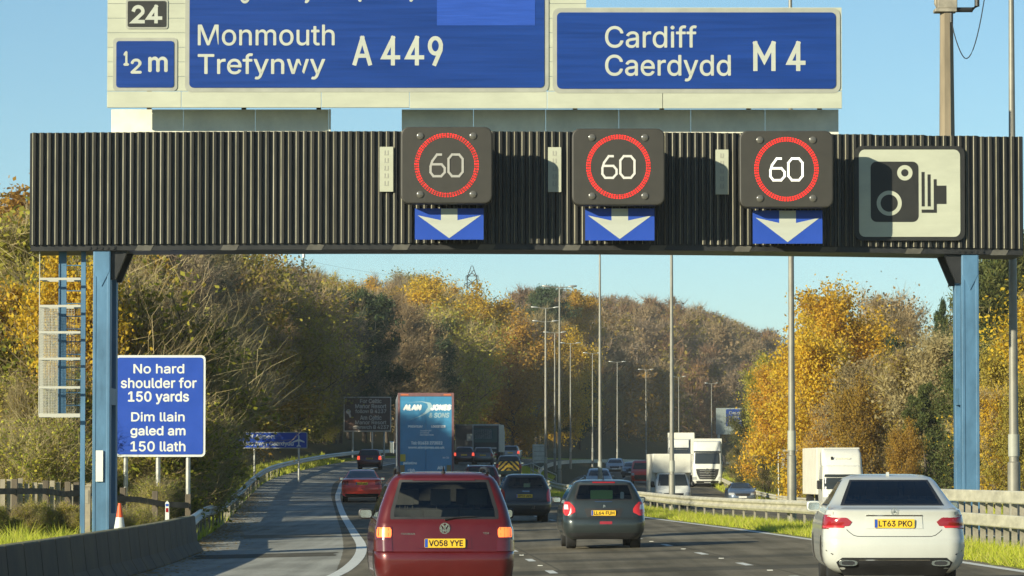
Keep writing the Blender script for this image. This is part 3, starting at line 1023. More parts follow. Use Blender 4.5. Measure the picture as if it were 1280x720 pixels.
p24 = framed(ex, 158.5, 206.5, 1.5, 33.7, 2.4, .035, FZ, M['sign_black'], 'number_panel')
words_(ex, [('2', 163.5, 180, 6.5, 29.5, dict(wd=.075)), ('4', 182, 201, 6.5, 29.5, dict(wd=.075))], FZ - .040, M['letter'], 'junction_number')
pm = framed(ex, 144.5, 216.7, 51.5, 109.5, 4.2, .06, FZ, M['blue'], 'distance_panel')
words_(ex, [('1', 153.5, 160.5, 64, 82.5, dict(bold=.02)), ('2', 162.5, 176.5, 73.5, 92.3, dict(bold=.02)), ('m', 184.5, 209, 71, 90.3, dict(bold=.02))], FZ - .040, M['letter'], 'distance_lettering')
pb = framed(ex, 236, 680.5, -58, 109.7, 5.5, .09, FZ, M['blue'], 'panel')
MB().box(fx(546), fx(669), FZ - .041, FZ - .0365, fz(32), fz(-50)).build('patch', mat('blue_patch', (.016, .072, .40), .4, noise=.15, stretch=(.3, 1, 6)), ex, world=True)
words_(ex, [('Monmouth', 246.5, 418, 31, 57.3, dict(bold=.006)), ('Trefynwy', 246.5, 406.3, 66.8, 99.6, dict(bold=.006)),
            ('A', 440.5, 464.5, 45.3, 82, dict(wd=.088)), ('4', 476.5, 499.0, 45.3, 82, dict(wd=.088)), ('4', 506.5, 529, 45.3, 82, dict(wd=.088)), ('9', 534.5, 553.5, 45.3, 82.5, dict(wd=.088)),
            ('Abergavenny', 246.5, 392, -30, 4.5, dict(bold=.006)), ('(A40)', 444, 519, -33, 2.5, dict(bold=.01))], FZ - .040, M['letter'])

m4 = thing('direction_sign', 'blue gantry sign for Cardiff, Caerdydd and the M4', 'road sign', (fx(870), FZ, fz(135)))
planks(m4, 'backing_board', 684.5, 733, -12, 113.5, FZ, .06, M['cream'], 18.2)
planks(m4, 'backing_board', 733.2, 1053, 9, 113.5, FZ, .06, M['cream'], 18.2)
mb = MB()
for a, b in ((512, 683.8), (684.3, 828.5), (829.2, 1053)):
    mb.box(fx(a), fx(b), FZ - .012, FZ + .06, fz(135.5), fz(114.3))
mb.build('fascia', M['cream'], m4, world=True, bevel=.006)
mb = MB()
for a, b in ((500.5, 591), (591.4, 682.5), (682.9, 775), (775.4, 866), (866.4, 960), (960.4, 1053)):
    mb.box(fx(a), fx(b), GZ + .36, GZ + .40, ZT - .15, fz(132))
mb.build('skirt_panel', M['backing'], m4, world=True)
stays(m4, (720, 830, 940, 1030))
framed(m4, 696.3, 1045.5, 15.7, 111, 5.5, .10, FZ, M['blue'], 'panel')
words_(m4, [('Cardiff', 756.5, 871.5, 32, 60.2, dict(bold=.006)), ('Caerdydd', 756.5, 914, 68.5, 102, dict(bold=.006)),
            ('M', 942, 970, 52, 89, dict(wd=.092)), ('4', 984, 1006.5, 52, 89, dict(wd=.092))], FZ - .040, M['letter'])

# speed signals
LZ = GZ - 1.45
DIG = {'6': [((.75, 1), (.45, 1)), ((.45, 1), (.12, .70)), ((.12, .70), (0, .45)), ((0, .45), (0, .18)), ((0, .18), (.2, 0)), ((.2, 0), (.75, 0)), ((.75, 0), (1, .18)), ((1, .18), (1, .38)), ((1, .38), (.78, .55)), ((.78, .55), (.1, .55))],
       '0': [((.25, 1), (.75, 1)), ((.75, 1), (1, .8)), ((1, .8), (1, .2)), ((1, .2), (.75, 0)), ((.75, 0), (.25, 0)), ((.25, 0), (0, .2)), ((0, .2), (0, .8)), ((0, .8), (.25, 1))]}
def signal(px0, px1, py0, py1, label, dig, red, broken):
    a, b = at(px0, py1, LZ), at(px1, py0, LZ)
    t = thing('speed_signal', label, 'signal', ((a.x + b.x) / 2, LZ, a.z), group='variable speed signals on the gantry')
    cxx, czz = (a.x + b.x) / 2, (a.z + b.z) / 2
    mb = MB().prism_y(rrect(a.x, b.x, a.z, b.z, .17), LZ, LZ + .42)
    mb.prism_y(rrect(a.x + .35, b.x - .35, a.z + .2, b.z - .2, .05), LZ + .42, GZ - .02)
    mb.build('housing', M['box_face'], t, world=True, bevel=.03)
    mb = MB()
    s = (b.x - a.x) / 113 * .97
    r0, r1 = .588, .690
    n = 3
    rng = random.Random(px0)
    for k in range(n):
        q0 = r0 + (r1 - r0) * (k + .08) / n
        q1 = r0 + (r1 - r0) * (k + .72) / n
        for j in range(72):
            annulus(mb, cxx, czz, q0, q1, LZ - .006, n=2, a0=j * 5 + .9, a1=j * 5 + 4.1, mi=1 if rng.random() < broken * (1 + .6 * math.sin(j * .13 + k)) else 0)
    mb.build('red_ring', [M[red], M['red_dim']], t, world=True)
    mb = MB()
    for ch, ox in (('6', -.34), ('0', .04)):
        for (p, q) in DIG[ch]:
            P = Vector((cxx + ox + p[0] * .30, 0, czz - .235 + p[1] * .46))
            Q = Vector((cxx + ox + q[0] * .30, 0, czz - .235 + q[1] * .46))
            d = (Q - P).normalized(); nn = Vector((-d.z, 0, d.x)) * .024
            e = d * .018
            pts = [P - e - nn, Q + e - nn, Q + e + nn, P - e + nn]
            mb.add([(v.x, LZ - .006 - .0006 * len(mb.f), v.z) for v in pts], [(0, 1, 2, 3)])
    mb.build('speed_figures', M[dig], t, world=True)
    for dx, dz in ((-.56, .62), (.56, .62), (-.56, -.62), (.56, -.62)):
        mb = MB()
        rings = [[(cxx + dx + r_ * math.cos(2 * math.pi * k / 14), LZ - yy, czz + dz + r_ * math.sin(2 * math.pi * k / 14)) for k in range(14)] for r_, yy in ((.075, -.01), (.075, .02), (.06, .03), (.0001, .034))]
        mb.loft(rings).build('flashing_lamp', M['lens'], t, world=True, smooth=50)
    return t
M['lens'] = mat('signal_lamp_lens', (.11, .105, .09), .25, coat=.5)
signal(501, 615.5, 158.5, 254.5, 'speed signal with a dim grey 60 inside a faint patchy red ring', 'led_dim', 'red_led', .55)
signal(715, 831, 160.5, 256.5, 'speed signal showing 60 between the other two speed signals', 'led_mid', 'red_led', .06)
signal(924.5, 1041.5, 163.5, 259.5, 'speed signal with the brightest white 60, next to the camera sign', 'led_bright', 'red_led', 0)
AZ = GZ - .98
def arrow(px0, px1, py0, py1, label):
    a, b = at(px0, py1, AZ), at(px1, py0, AZ)
    t = thing('lane_arrow', label, 'road sign', ((a.x + b.x) / 2, AZ, a.z), group='blue lane arrow plates')
    MB().box(a.x, b.x, AZ, AZ + .03, a.z, b.z).box(a.x + .3, a.x + .36, AZ + .03, GZ, a.z + .1, b.z).box(b.x - .36, b.x - .3, AZ + .03, GZ, a.z + .1, b.z).build('plate', M['blue2'], t, world=True)
    c = (a.x + b.x) / 2
    h = b.z - a.z
    w2 = (b.x - a.x) / 2
    mb = MB()
    y = AZ - .004
    ol = [(c, a.z + .03), (c + w2 * .92, a.z + h * .78), (c + w2 * .24, a.z + h * .62), (c + w2 * .24, b.z - .005), (c - w2 * .24, b.z - .005), (c - w2 * .24, a.z + h * .62), (c - w2 * .92, a.z + h * .78)]
    mb.add([(x, y, z) for x, z in ol], [(0, 1, 2), (0, 2, 5), (0, 5, 6), (2, 3, 4, 5)])
    mb.build('arrow', M['letter'], t, world=True)
arrow(518.5, 604.5, 260.5, 299.5, 'blue plate with pale downward arrow below the dim patchy speed signal')
arrow(731.5, 818, 260.5, 300.5, 'blue plate with pale downward arrow below the middle speed signal')
arrow(941, 1028, 263, 304.5, 'blue plate with pale downward arrow below the brightest speed signal')
PZ = GZ - .06
M['strip_ink'] = mat('strip_figures', (.36, .36, .30), .6)
for k, (px0, px1, py0, py1, lb) in enumerate(((474.5, 491.5, 183.5, 239.5, 'sunlit pale upright number strip left of the dim patchy speed signal'),
                                (685, 701.5, 184, 240, 'pale upright number strip between the dim speed signal and the middle one'),
                                (894.5, 910.5, 187, 243, 'pale upright number strip left of the brightest speed signal'))):
    a, b = at(px0, py1, PZ), at(px1, py0, PZ)
    t = thing('number_strip', lb, 'marker plate', ((a.x + b.x) / 2, PZ, a.z), group='number strips on the gantry')
    MB().box(a.x, b.x, PZ, PZ + .045, a.z, b.z).build('plate', M['cream'], t, world=True)
    mb = MB()
    for j, ch in enumerate('44-21'[:5]):
        zz = b.z - .13 - j * .165
        mb.box(a.x + .1, b.x - .1, PZ - .005, PZ - .001, zz - .05, zz - .035).box(a.x + .1, a.x + .125, PZ - .005, PZ - .001, zz - .03, zz + .05).box(b.x - .125, b.x - .1, PZ - .005, PZ - .001, zz - .03, zz + .05)
    mb.build('faint_figures', M['strip_ink'], t, world=True)
# camera sign
CZ = GZ - .10
def cxz(px, py):
    p = at(px, py, CZ)
    return p.x, p.z
a, b = at(1074, 296, CZ), at(1200, 187, CZ)
cs = thing('camera_sign', 'white square sign with a black camera symbol on the dark cladding', 'road sign', ((a.x + b.x) / 2, CZ, a.z))
MB().prism_y(rrect(a.x - .10, b.x + .10, a.z - .08, b.z + .08, .17), CZ + .012, CZ + .09).build('border', M['sign_black'], cs, world=True)
MB().prism_y(rrect(a.x, b.x, a.z, b.z, .13), CZ, CZ + .011).build('plate', M['cream'], cs, world=True)
mb = MB()
def r2(px0, px1, py0, py1, r, y, mi=0):
    x0, z0 = cxz(px0, py1); x1, z1 = cxz(px1, py0)
    mb.prism_y(rrect(x0, x1, z0, z1, r) if r else [(x0, z0), (x1, z0), (x1, z1), (x0, z1)], y, y + .002, mi)
r2(1088.5, 1148, 202, 277.5, .13, CZ - .004)
for px0, px1, py0, py1 in ((1152, 1155.7, 215, 258), (1159.5, 1163.2, 218, 258), (1167.2, 1170.8, 224, 266), (1152, 1167.1, 262, 266), (1170.9, 1183, 232, 255)):
    r2(px0, px1, py0, py1, 0, CZ - .004)
mb.build('camera_symbol', M['sign_black'], cs, world=True)
mb = MB()
for px, py, ro, ri in ((1131, 216, 9.6, 4.6), (1111.5, 254, 15.7, 10.8)):
    x, z = cxz(px, py)
    annulus(mb, x, z, ri / 58.1, ro / 58.1, CZ - .008)
mb.build('lens_rings', M['cream'], cs, world=True)

# ------------------------------------------------------------------ roadside signs
def posts(t, xs, y, z1, r, m, base):
    for x in xs:
        MB().tube([(x, y, base - .3), (x, y, z1)], r, 10).build('post', m, t, world=True, smooth=40)
SZ = 103.0
p0, p1 = at(143, 571, SZ), at(257, 444, SZ)
hs = thing('road_sign', 'bright blue sign reading No hard shoulder for 150 yards', 'road sign', ((p0.x + p1.x) / 2, SZ, float(ground(SZ, dof(200, SZ)))))
MB().prism_y(rrect(p0.x, p1.x, p0.z, p1.z, .11), SZ, SZ + .03).build('border', M['sign_white'], hs, world=True)
MB().prism_y(rrect(p0.x + .06, p1.x - .06, p0.z + .06, p1.z - .06, .07), SZ - .012, SZ - .001).build('panel', M['blue2'], hs, world=True)
bl = dict(bold=.014)
words_(hs, [('No hard', 166.8, 230.5, 455, 467, bl), ('shoulder for', 151, 246, 472, 485.3, bl), ('150 yards', 160, 236.5, 489, 505.5, bl),
            ('Dim llain', 164, 231, 515, 527, bl), ('galed am', 163, 232, 532.5, 547.5, bl), ('150 llath', 163, 232, 551.5, 564.5, bl)], SZ - .016, M['sign_white'], 'lettering', SZ)
posts(hs, [at(q, 500, SZ).x for q in (157, 197.5, 235)], SZ + .10, p1.z - .1, .062, M['galv'], hs.location.z)

AZ2 = 226.0
p0, p1 = at(281, 560.5, AZ2), at(384.5, 540, AZ2)
sg = thing('road_sign', 'long blue airport sign with an aeroplane symbol half behind bushes', 'road sign', ((p0.x + p1.x) / 2, AZ2, float(ground(AZ2, dof(335, AZ2)))))
MB().prism_y(rrect(p0.x, p1.x, p0.z, p1.z, .08), AZ2, AZ2 + .03).build('border', M['sign_grey'], sg, world=True)
MB().prism_y(rrect(p0.x + .06, p1.x - .06, p0.z + .05, p1.z - .05, .05), AZ2 - .012, AZ2 - .001).build('panel', M['blue2'], sg, world=True)
words_(sg, [('Cardiff Airport', 292, 344, 543, 549.5, bl), ('Maes Awyr Caerdydd', 300, 367, 551.5, 558.5, bl)], AZ2 - .018, M['sign_white'], 'lettering', AZ2)
c = at(373.5, 551, AZ2)
k = 7.2 / FPX * AZ2
pl = [(0, 1.1), (.1, .9), (.12, .3), (1.0, -.12), (1.0, -.32), (.12, -.1), (.1, -.7), (.38, -.92), (.38, -1.06), (0, -.97)]
pl = [(x * k, z * k) for x, z in pl] + [(-x * k, z * k) for x, z in reversed(pl[1:-1])]
pl = pl[::-1]
MB().add([(c.x + x, AZ2 - .018, c.z + z) for x, z in pl], [tuple(range(len(pl)))]).build('aeroplane_symbol', M['sign_white'], sg, world=True)
posts(sg, [at(q, 550, AZ2).x for q in (373.5, 318)], AZ2 + .1, p1.z - .1, .06, M['galv'], sg.location.z)

BZ = 352.0
p0, p1 = at(429.5, 539.5, BZ), at(489, 496, BZ)
bs = thing('road_sign', 'brown tourist sign with six lines of faded lettering under dark trees', 'road sign', ((p0.x + p1.x) / 2, BZ, float(ground(BZ, dof(459, BZ)))))
MB().box(p0.x, p1.x, BZ, BZ + .04, p0.z, p1.z).build('border', M['faded'], bs, world=True)
MB().box(p0.x + .09, p1.x - .09, BZ - .012, BZ - .002, p0.z + .09, p1.z - .09).build('panel', M['brown'], bs, world=True)
words_(bs, [('For Celtic', 450, 477, 498.5, 504, bl), ('Manor Resort', 444, 483, 505, 510.5, bl), ('follow B 4237', 444, 483, 511.5, 516.5, bl),
            ('Am Celtic', 450, 477, 519, 525, bl), ('Manor Resort', 444, 483, 525.5, 530.5, bl), ('dilynwch B 4237', 441, 486, 531.5, 537.5, bl)], BZ - .018, M['faded'], 'lettering', BZ)
c = at(435.5, 514.5, BZ)
mb = MB()
mb.add([(c.x + .22 * math.cos(2 * math.pi * q / 16), BZ - .018, c.z + .2 * math.sin(2 * math.pi * q / 16)) for q in range(16)], [tuple(range(16))])
mb.add([(c.x - .05, BZ - .0185, c.z - .1), (c.x + .12, BZ - .0185, c.z - .55), (c.x + .27, BZ - .0185, c.z - .5), (c.x + .15, BZ - .0185, c.z - .05)], [(0, 1, 2, 3)])
mb.build('resort_symbol', M['faded'], bs, world=True)
posts(bs, [at(q, 520, BZ).x for q in (441, 465, 480)], BZ + .15, p1.z - .1, .09, M['galv'], bs.location.z)

DZ = 620.0
p0, p1 = at(895, 543, DZ), at(980, 510, DZ)
ds_ = thing('direction_sign', 'distant blue direction sign on a grey board beyond the lorries', 'road sign', ((p0.x + p1.x) / 2, DZ, float(ground(DZ, dof(935, DZ)))))
MB().box(p0.x, p1.x, DZ, DZ + .1, p0.z, p1.z).build('backing_board', mat('weathered_board', (.24, .28, .27), .6, noise=.15), ds_, world=True)
q0, q1 = at(907.5, 533, DZ), at(968, 511.5, DZ)
MB().prism_y(rrect(q0.x, q1.x, q0.z, q1.z, .2), DZ - .03, DZ - .002).build('panel', M['blue'], ds_, world=True)
words_(ds_, [('Cardiff', 911, 931, 514, 518, bl), ('Caerdydd', 911, 933, 519.5, 523, bl), ('Newport', 911, 931, 525, 528, bl), ('Casnewydd', 911, 935, 528.8, 531.8, bl)], DZ - .04, M['sign_grey'], 'lettering', DZ)
posts(ds_, [p0.x + .4, p1.x - .4], DZ + .3, p1.z - .1, .2, M['galv'], ds_.location.z)

def back_sign(px0, px1, py0, py1, Z, label, post_px):
    p0, p1 = at(px0, py1, Z), at(px1, py0, Z)
    t = thing('road_sign', label, 'road sign', ((p0.x + p1.x) / 2, Z, float(ground(Z, dof((px0 + px1) / 2, Z)))))
    MB().box(p0.x, p1.x, Z, Z + .02, p0.z, p1.z).build('panel_back', M['galv'], t, world=True)
    mb = MB()
    for k in range(4):
        z = p0.z + (p1.z - p0.z) * (.12 + .25 * k)
        mb.box(p0.x + .02, p1.x - .02, Z - .04, Z - .003, z - .02, z + .02)
    mb.build('stiffener', M['lamp_pole'], t, world=True)
    posts(t, [at(q, 560, Z).x for q in post_px], Z - .10, p1.z - .03, .05, M['galv'], t.location.z)
    return t
back_sign(665.5, 682, 555.5, 578.5, 300, 'back of a small grey sign standing in the central reservation', (666.5, 681))
back_sign(972, 997, 562, 585, 255, 'back of a grey sign beside the golden trees of the far verge', (973, 996))

# wooden fence behind the concrete barrier
fe = thing('wooden_fence', 'weathered wooden post and rail fence behind the concrete barrier', 'fence', (at(120, 640, 97).x, 97, 0))
FP = [(-60, 91), (10, 93.5), (80, 96.5), (100, 97), (160, 98), (235, 100)]
FPts = [Vector((at(a, 600, b).x, b, float(ground(b, dof(a, b))))) for a, b in FP]
def fpt(t):
    t = t * (len(FPts) - 1)
    i = min(int(t), len(FPts) - 2)
    return FPts[i].lerp(FPts[i + 1], t - i)
for k in range(10):
    p = fpt(k / 9)
    MB().box(p.x - .07, p.x + .07, p.y, p.y + .12, p.z - .2, p.z + 1.28).build('post', M['wood'], fe, world=True, bevel=.01)
for h in (.50, 1.0):
    mb = MB()
    sweep(mb, [fpt(k / 12) + Vector((0, -.06, h + .03 * math.sin(k * 2.1))) for k in range(13)], [(.03, -.07), (.03, .07), (-.03, .07), (-.03, -.07)])
    mb.build('rail', M['wood'], fe, world=True)
pf = thing('paling_fence', 'row of pale upright wooden palings half hidden in brambles', 'fence', (at(60, 640, 100).x, 100, 0))
rr_ = random.Random(3)
for k in range(15):
    px = 4 + k * 7.6 + rr_.uniform(-1.5, 1.5)
    p = at(px, 600, 99 + k * .12)
    z = float(ground(p.y, dof(px, p.y)))
    MB().box(p.x - .06, p.x + .06, p.y, p.y + .025, z - .1, z + 1.12 + rr_.uniform(-.08, .12)).build('paling', M['pale_wood'], pf, world=True)
MB().box(at(4, 600, 100).x, at(112, 600, 100.5).x, 100.9, 100.95, float(ground(100, -18)) + .85, float(ground(100, -18)) + .93).build('rail', M['pale_wood'], pf, world=True)
# pale cabinet post beside the left leg
cp = at(108.5, 600, 89.5)
cab = thing('cabinet_post', 'slim pale timber post between the ladder and the blue leg', 'post', (cp.x, 89.5, float(ground(89.5, -17.5))))
MB().box(-.09, .09, -.06, .06, -.2, 1.52).box(-.11, .11, -.08, .08, 1.52, 1.56).build('post_body', M['pale_wood'], cab, bevel=.01)
MB().box(-.05, .05, -.075, -.062, 1.15, 1.45).build('name_plate', M['rust_post'], cab)

# cone and marker post
c = at(149.5, 655, 85.4)
cn = thing('traffic_cone', 'orange and white traffic cone against the foot of the blue leg', 'cone', (c.x, 85.4, .30))
mb = MB().box(-.19, .19, -.19, .19, 0, .03)
mb.build('base', M['rubber'], cn)
def cone_piece(z0, z1, nm, m):
    rad = lambda z: .145 - .115 * (z - .03) / .70
    ring = lambda z: [(rad(z) * math.cos(2 * math.pi * k / 20), rad(z) * math.sin(2 * math.pi * k / 20), z) for k in range(20)]
    MB().loft([ring(z0), ring(z1)]).build(nm, m, cn, smooth=40)
cone_piece(.03, .43, 'white_sleeve', M['sign_white'])
cone_piece(.4305, .73, 'orange_top', M['cone_orange'])
c = at(209, 640, 94.5)
mk = thing('marker_post', 'small white marker post with a red reflector behind the barrier end', 'marker post', (c.x, 94.5, .05))
MB().prism_y([(-.045, -.2), (.045, -.2), (.045, .92), (0, .97), (-.045, .92)], -.03, .03).build('post_body', M['sign_white'], mk)
MB().box(-.03, .03, -.036, -.031, .70, .80).build('reflector', M['red_lens'], mk)
MB().box(-.035, .035, -.036, -.031, .84, .90).build('number_band', M['plate_blue'], mk)

# railing in the reservation
rl = thing('metal_railing', 'low pale metal railing on the sunlit central reservation by the sign back', 'railing', tuple(spot(292, -.9)))
mb = MB()
P = [spot(z, -1.0 + .6 * k, 0) - rl.location for k, z in enumerate((300, 292, 286, 280))]
for p in P:
    mb.tube([p, p + Vector((0, 0, 1.0))], .035, 6)
mb.tube([p + Vector((0, 0, 1.0)) for p in P], .035, 6)
mb.tube([p + Vector((0, 0, .5)) for p in P], .03, 6)
mb.build('railing_bars', M['pale_rail'], rl)

# ------------------------------------------------------------------ street lamps
def make_lamp(label, H=12.2, group=None):
    t = thing('street_lamp', label, 'street lamp', group=group)
    MB().tube([(0, 0, -.3), (0, 0, 1.5), (0, 0, 1.52), (0, 0, H)], [.125, .125, .095, .045], 10).build('pole', M['lamp_pole'], t, smooth=40)
    MB().tube([(0, 0, 1.62), (0, 0, 2.05)], [.112, .112], 10).build('number_band', M['sign_grey'], t, smooth=40)
    for s in (-1, 1):
        MB().tube([(0, 0, H - .03), (s * .3, 0, H), (s * .55, 0, H + .03)], [.035, .03, .026], 6).build('arm', M['lamp_pole'], t, smooth=40)
        mb = MB()
        mb.tube([(s * .5, 0, H + .03), (s * .56, 0, H + .035), (s * .75, 0, H + .055), (s * .98, 0, H + .075), (s * 1.02, 0, H + .075)], [.02, .05, .07, .055, .02], 8)
        mb.build('lantern', M['galv'], t, smooth=50)
    return t
LP = [(89.5, 1.95)] + [(76.8 + 39.15 * k, 0.0) for k in range(1, 14)]
LL = ['thick lamp post at the right, passing behind the end of the gantry', 'lamp post with a white band rising from the barrier before the golden trees', 'tall lamp post in front of the white box van',
      'lamp post rising behind the grey hatchback, its head hidden by the gantry', 'lamp post whose double head stands clear in the sky', 'lamp post just left of the one with its head in the sky']
lamp0 = None
for k, (Z, d) in enumerate(LP):
    lb = LL[k] if k < len(LL) else 'distant double-headed lamp post in front of the dark wooded hill'
    gr = 'lamp posts along the central reservation' if k < len(LL) else 'distant lamp posts before the wooded hill'
    if lamp0 is None:
        lamp0 = make_lamp(lb)
        o = lamp0
    else:
        o = copy_tree(lamp0)
    o.location = spot(Z, d)
    o.rotation_euler = (0, 0, heading(Z))
    o.scale = (1.15, 1.15, 1.15) if k == 0 else (1.1, 1.1, 1.34) if k == 1 else (1, 1, 1)
    tag(o, lb, None, gr)

# ------------------------------------------------------------------ CCTV mast
c = at(1186, 600, GZ + .6)
mz = ZT - .06
ms = thing('camera_mast', 'tall brown steel mast with a camera on top standing on the gantry', 'mast', (c.x, GZ + .6, mz))
top = at(1186, 16, GZ + .6).z - mz
wd = 9.2 / FPX * GZ
ring = lambda r, z: [(r * math.cos(R(22.5 + 45 * k)), r * math.sin(R(22.5 + 45 * k)), z) for k in range(8)]
MB().loft([ring(wd * 1.1, -.1), ring(wd * .93, top)]).build('mast_tube', M['mast'], ms)
mb = MB().box(-.27, .21, -.2, .2, top + .002, top + .08).box(-.21, .22, -.18, .18, top + .08, top + .75)
mb.prism_y([(-.26, top + .2), (-.211, top + .1), (-.211, top + .5), (-.26, top + .45)], -.1, .1)
mb.build('camera_base', M['rust_post'], ms, bevel=.02)
mb = MB().tube([(.18, -.05, top + .06), (.55, -.05, top + .06), (.66, -.05, top + .14), (.66, -.05, top + .8)], .055, 8)
mb.tube([(.09, -.1, top - .22), (.09, -.1, top + .03)], .045, 8)
mb.build('bracket', M['plastic'], ms, smooth=40)
pts = []
for k in range(17):
    t = k / 16
    pts.append((.10 + .74 * t, -.1, top - .2 - .85 * math.sin(math.pi * min(t * 1.02, 1)) ** .8 + 1.2 * max(0, t - .35) ** 1.5))
MB().tube(pts, .012, 5).build('cable', M['plastic'], ms, smooth=60)

# ------------------------------------------------------------------ pylon, mast on the hill
PY = 1000.0
pz = at(590, 332, PY).z
base = 22.0
py_ = thing('electricity_pylon', 'lattice electricity pylon rising behind the wooded ridge', 'pylon', (at(590, 400, PY).x, PY, base))
mb = MB()
H = pz - base
def hw(z):
    return np.interp(z, [0, H * .6, H - 3, H], [3.0, 1.35, 1.2, .15])
corner = ((-1, -1), (1, -1), (1, 1), (-1, 1))
for sx, sy in corner:
    mb.tube([(sx * hw(z), sy * hw(z), z) for z in np.linspace(0, H - .01, 12)], .11, 4)
zs = list(np.linspace(0, H - 1, 15))
for z0, z1 in zip(zs[:-1], zs[1:]):
    for (a, b) in ((0, 1), (1, 2), (2, 3), (3, 0)):
        A, B = corner[a], corner[b]
        mb.tube([(A[0] * hw(z0), A[1] * hw(z0), z0), (B[0] * hw(z1), B[1] * hw(z1), z1)], .06, 3)
        mb.tube([(B[0] * hw(z0), B[1] * hw(z0), z0), (A[0] * hw(z1), A[1] * hw(z1), z1)], .06, 3)
mb.build('lattice', M['black_steel'], py_)
mb = MB()
for z, l in ((H - 2.6, 1.5), (H - 4.6, 1.9), (H - 7.5, 1.7)):
    for s in (-1, 1):
        mb.tube([(0, 0, z + .6), (s * l, 0, z)], .07, 4)
        mb.tube([(0, 0, z), (s * l, 0, z)], .07, 4)
        mb.tube([(s * l, 0, z), (s * l, 0, z - 1.2)], .09, 4)
mb.build('cross_arms', M['black_steel'], py_)
for k, (dz, py0) in enumerate(((-2.6, 321), (-4.6, 338))):
    mb = MB()
    A = py_.location + Vector((-1.7, 0, H + dz - 1.2))
    B = at(380, py0 + 4, 1050)
    P = [A.lerp(B, t / 12) + Vector((0, 0, -1.0 * math.sin(math.pi * t / 12))) for t in range(13)]
    mb.tube(P, .025, 3)
    tag(mb.build('power_line', M['black_steel']), 'thin power line running left from the pylon, ' + ('upper' if k == 0 else 'lower') + ' of the two', 'power line', 'power lines over the ridge')
am = at(379.5, 345, 420)
t = thing('antenna_mast', 'slim antenna mast poking above the yellow-green trees', 'mast', (am.x, 420, at(380, 372, 420).z))
hh = at(380, 322, 420).z - t.location.z
MB().tube([(0, 0, -6), (0, 0, hh)], .10, 6).build('mast_pole', M['black_steel'], t)
MB().tube([(0, 0, hh), (0, 0, hh + .9)], .17, 8).build('antenna', M['galv'], t)
# ------------------------------------------------------------------ vehicles
class Body:
    """A car shell as stacked plan outlines: rows of (z, half width, rear y, front y, rear corner, front corner, rear bow)."""
    def __init__(s, rows):
        s.a = np.array(rows, float)
        s.L = s.a[:, 3].max()
        s.H = s.a[-1, 0]
    def par(s, z):
        return [float(np.interp(z, s.a[:, 0], s.a[:, k])) for k in range(1, 7)]
    def half(s, z):
        w_, yr, yf, rr, rf, bow = s.par(z)
        P = []
        for i in range(7):
            x = (w_ - rr) * i / 6
            P.append((x, yr + bow * (x / w_) ** 2))
        y0 = P[-1][1]
        for i in range(1, 9):
            a = math.pi / 2 * i / 8
            P.append((w_ - rr + rr * math.sin(a), y0 + rr * 1.15 * (1 - math.cos(a))))
        ys = P[-1][1]
        ye = max(yf - rf * 1.2, ys + .05)
        for i in range(1, 11):
            P.append((w_, ys + (ye - ys) * i / 10))
        for i in range(1, 7):
            a = math.pi / 2 * i / 6
            P.append((w_ - rf * (1 - math.cos(a)), ye + rf * 1.2 * math.sin(a)))
        x1, y1 = P[-1]
        for i in range(1, 6):
            P.append((x1 * (1 - i / 5), y1 + .05 * (1 - (1 - i / 5) ** 2)))
        return P
    def ring(s, z):
        P = s.half(z)
        return [(x, y, z) for x, y in P] + [(-x, y, z) for x, y in reversed(P[1:-1])]
    def walk(s, z, dist, front=False):
        P = s.half(z)
        if front: P = P[::-1]
        g = 1 if dist >= 0 else -1
        d = abs(dist)
        for (xa, ya), (xb, yb) in zip(P[:-1], P[1:]):
            l = math.hypot(xb - xa, yb - ya)
            if d <= l:
                t = d / l if l else 0
                return Vector((g * (xa + (xb - xa) * t), ya + (yb - ya) * t, z))
            d -= l
        return Vector((g * P[-1][0], P[-1][1], z))
    def shell(s, extra=4):
        zs = []
        for a, b in zip(s.a[:-1, 0], s.a[1:, 0]):
            zs += [a + (b - a) * k / 2 for k in range(2)]
        zs.append(s.a[-1, 0])
        return MB().loft([s.ring(z) for z in zs])
    # patches: rows from bottom to top
    def rear(s, rows, nz=8, nx=14, front=False):
        """rows: (z, s0, s1) along the girth from the rear (or front) middle"""
        r = np.array(rows, float)
        G = []
        for i in range(nz + 1):
            z = r[0, 0] + (r[-1, 0] - r[0, 0]) * i / nz
            a, b = np.interp(z, r[:, 0], r[:, 1]), np.interp(z, r[:, 0], r[:, 2])
            G.append([s.walk(z, a + (b - a) * j / nx, front) for j in range(nx + 1)])
        return G
    def side(s, rows, sg, nz=6, nx=10):
        r = np.array(rows, float)
        G = []
        for i in range(nz + 1):
            z = r[0, 0] + (r[-1, 0] - r[0, 0]) * i / nz
            a, b = np.interp(z, r[:, 0], r[:, 1]), np.interp(z, r[:, 0], r[:, 2])
            G.append([Vector((sg * s.par(z)[0], a + (b - a) * j / nx, z)) for j in range(nx + 1)])
        return G

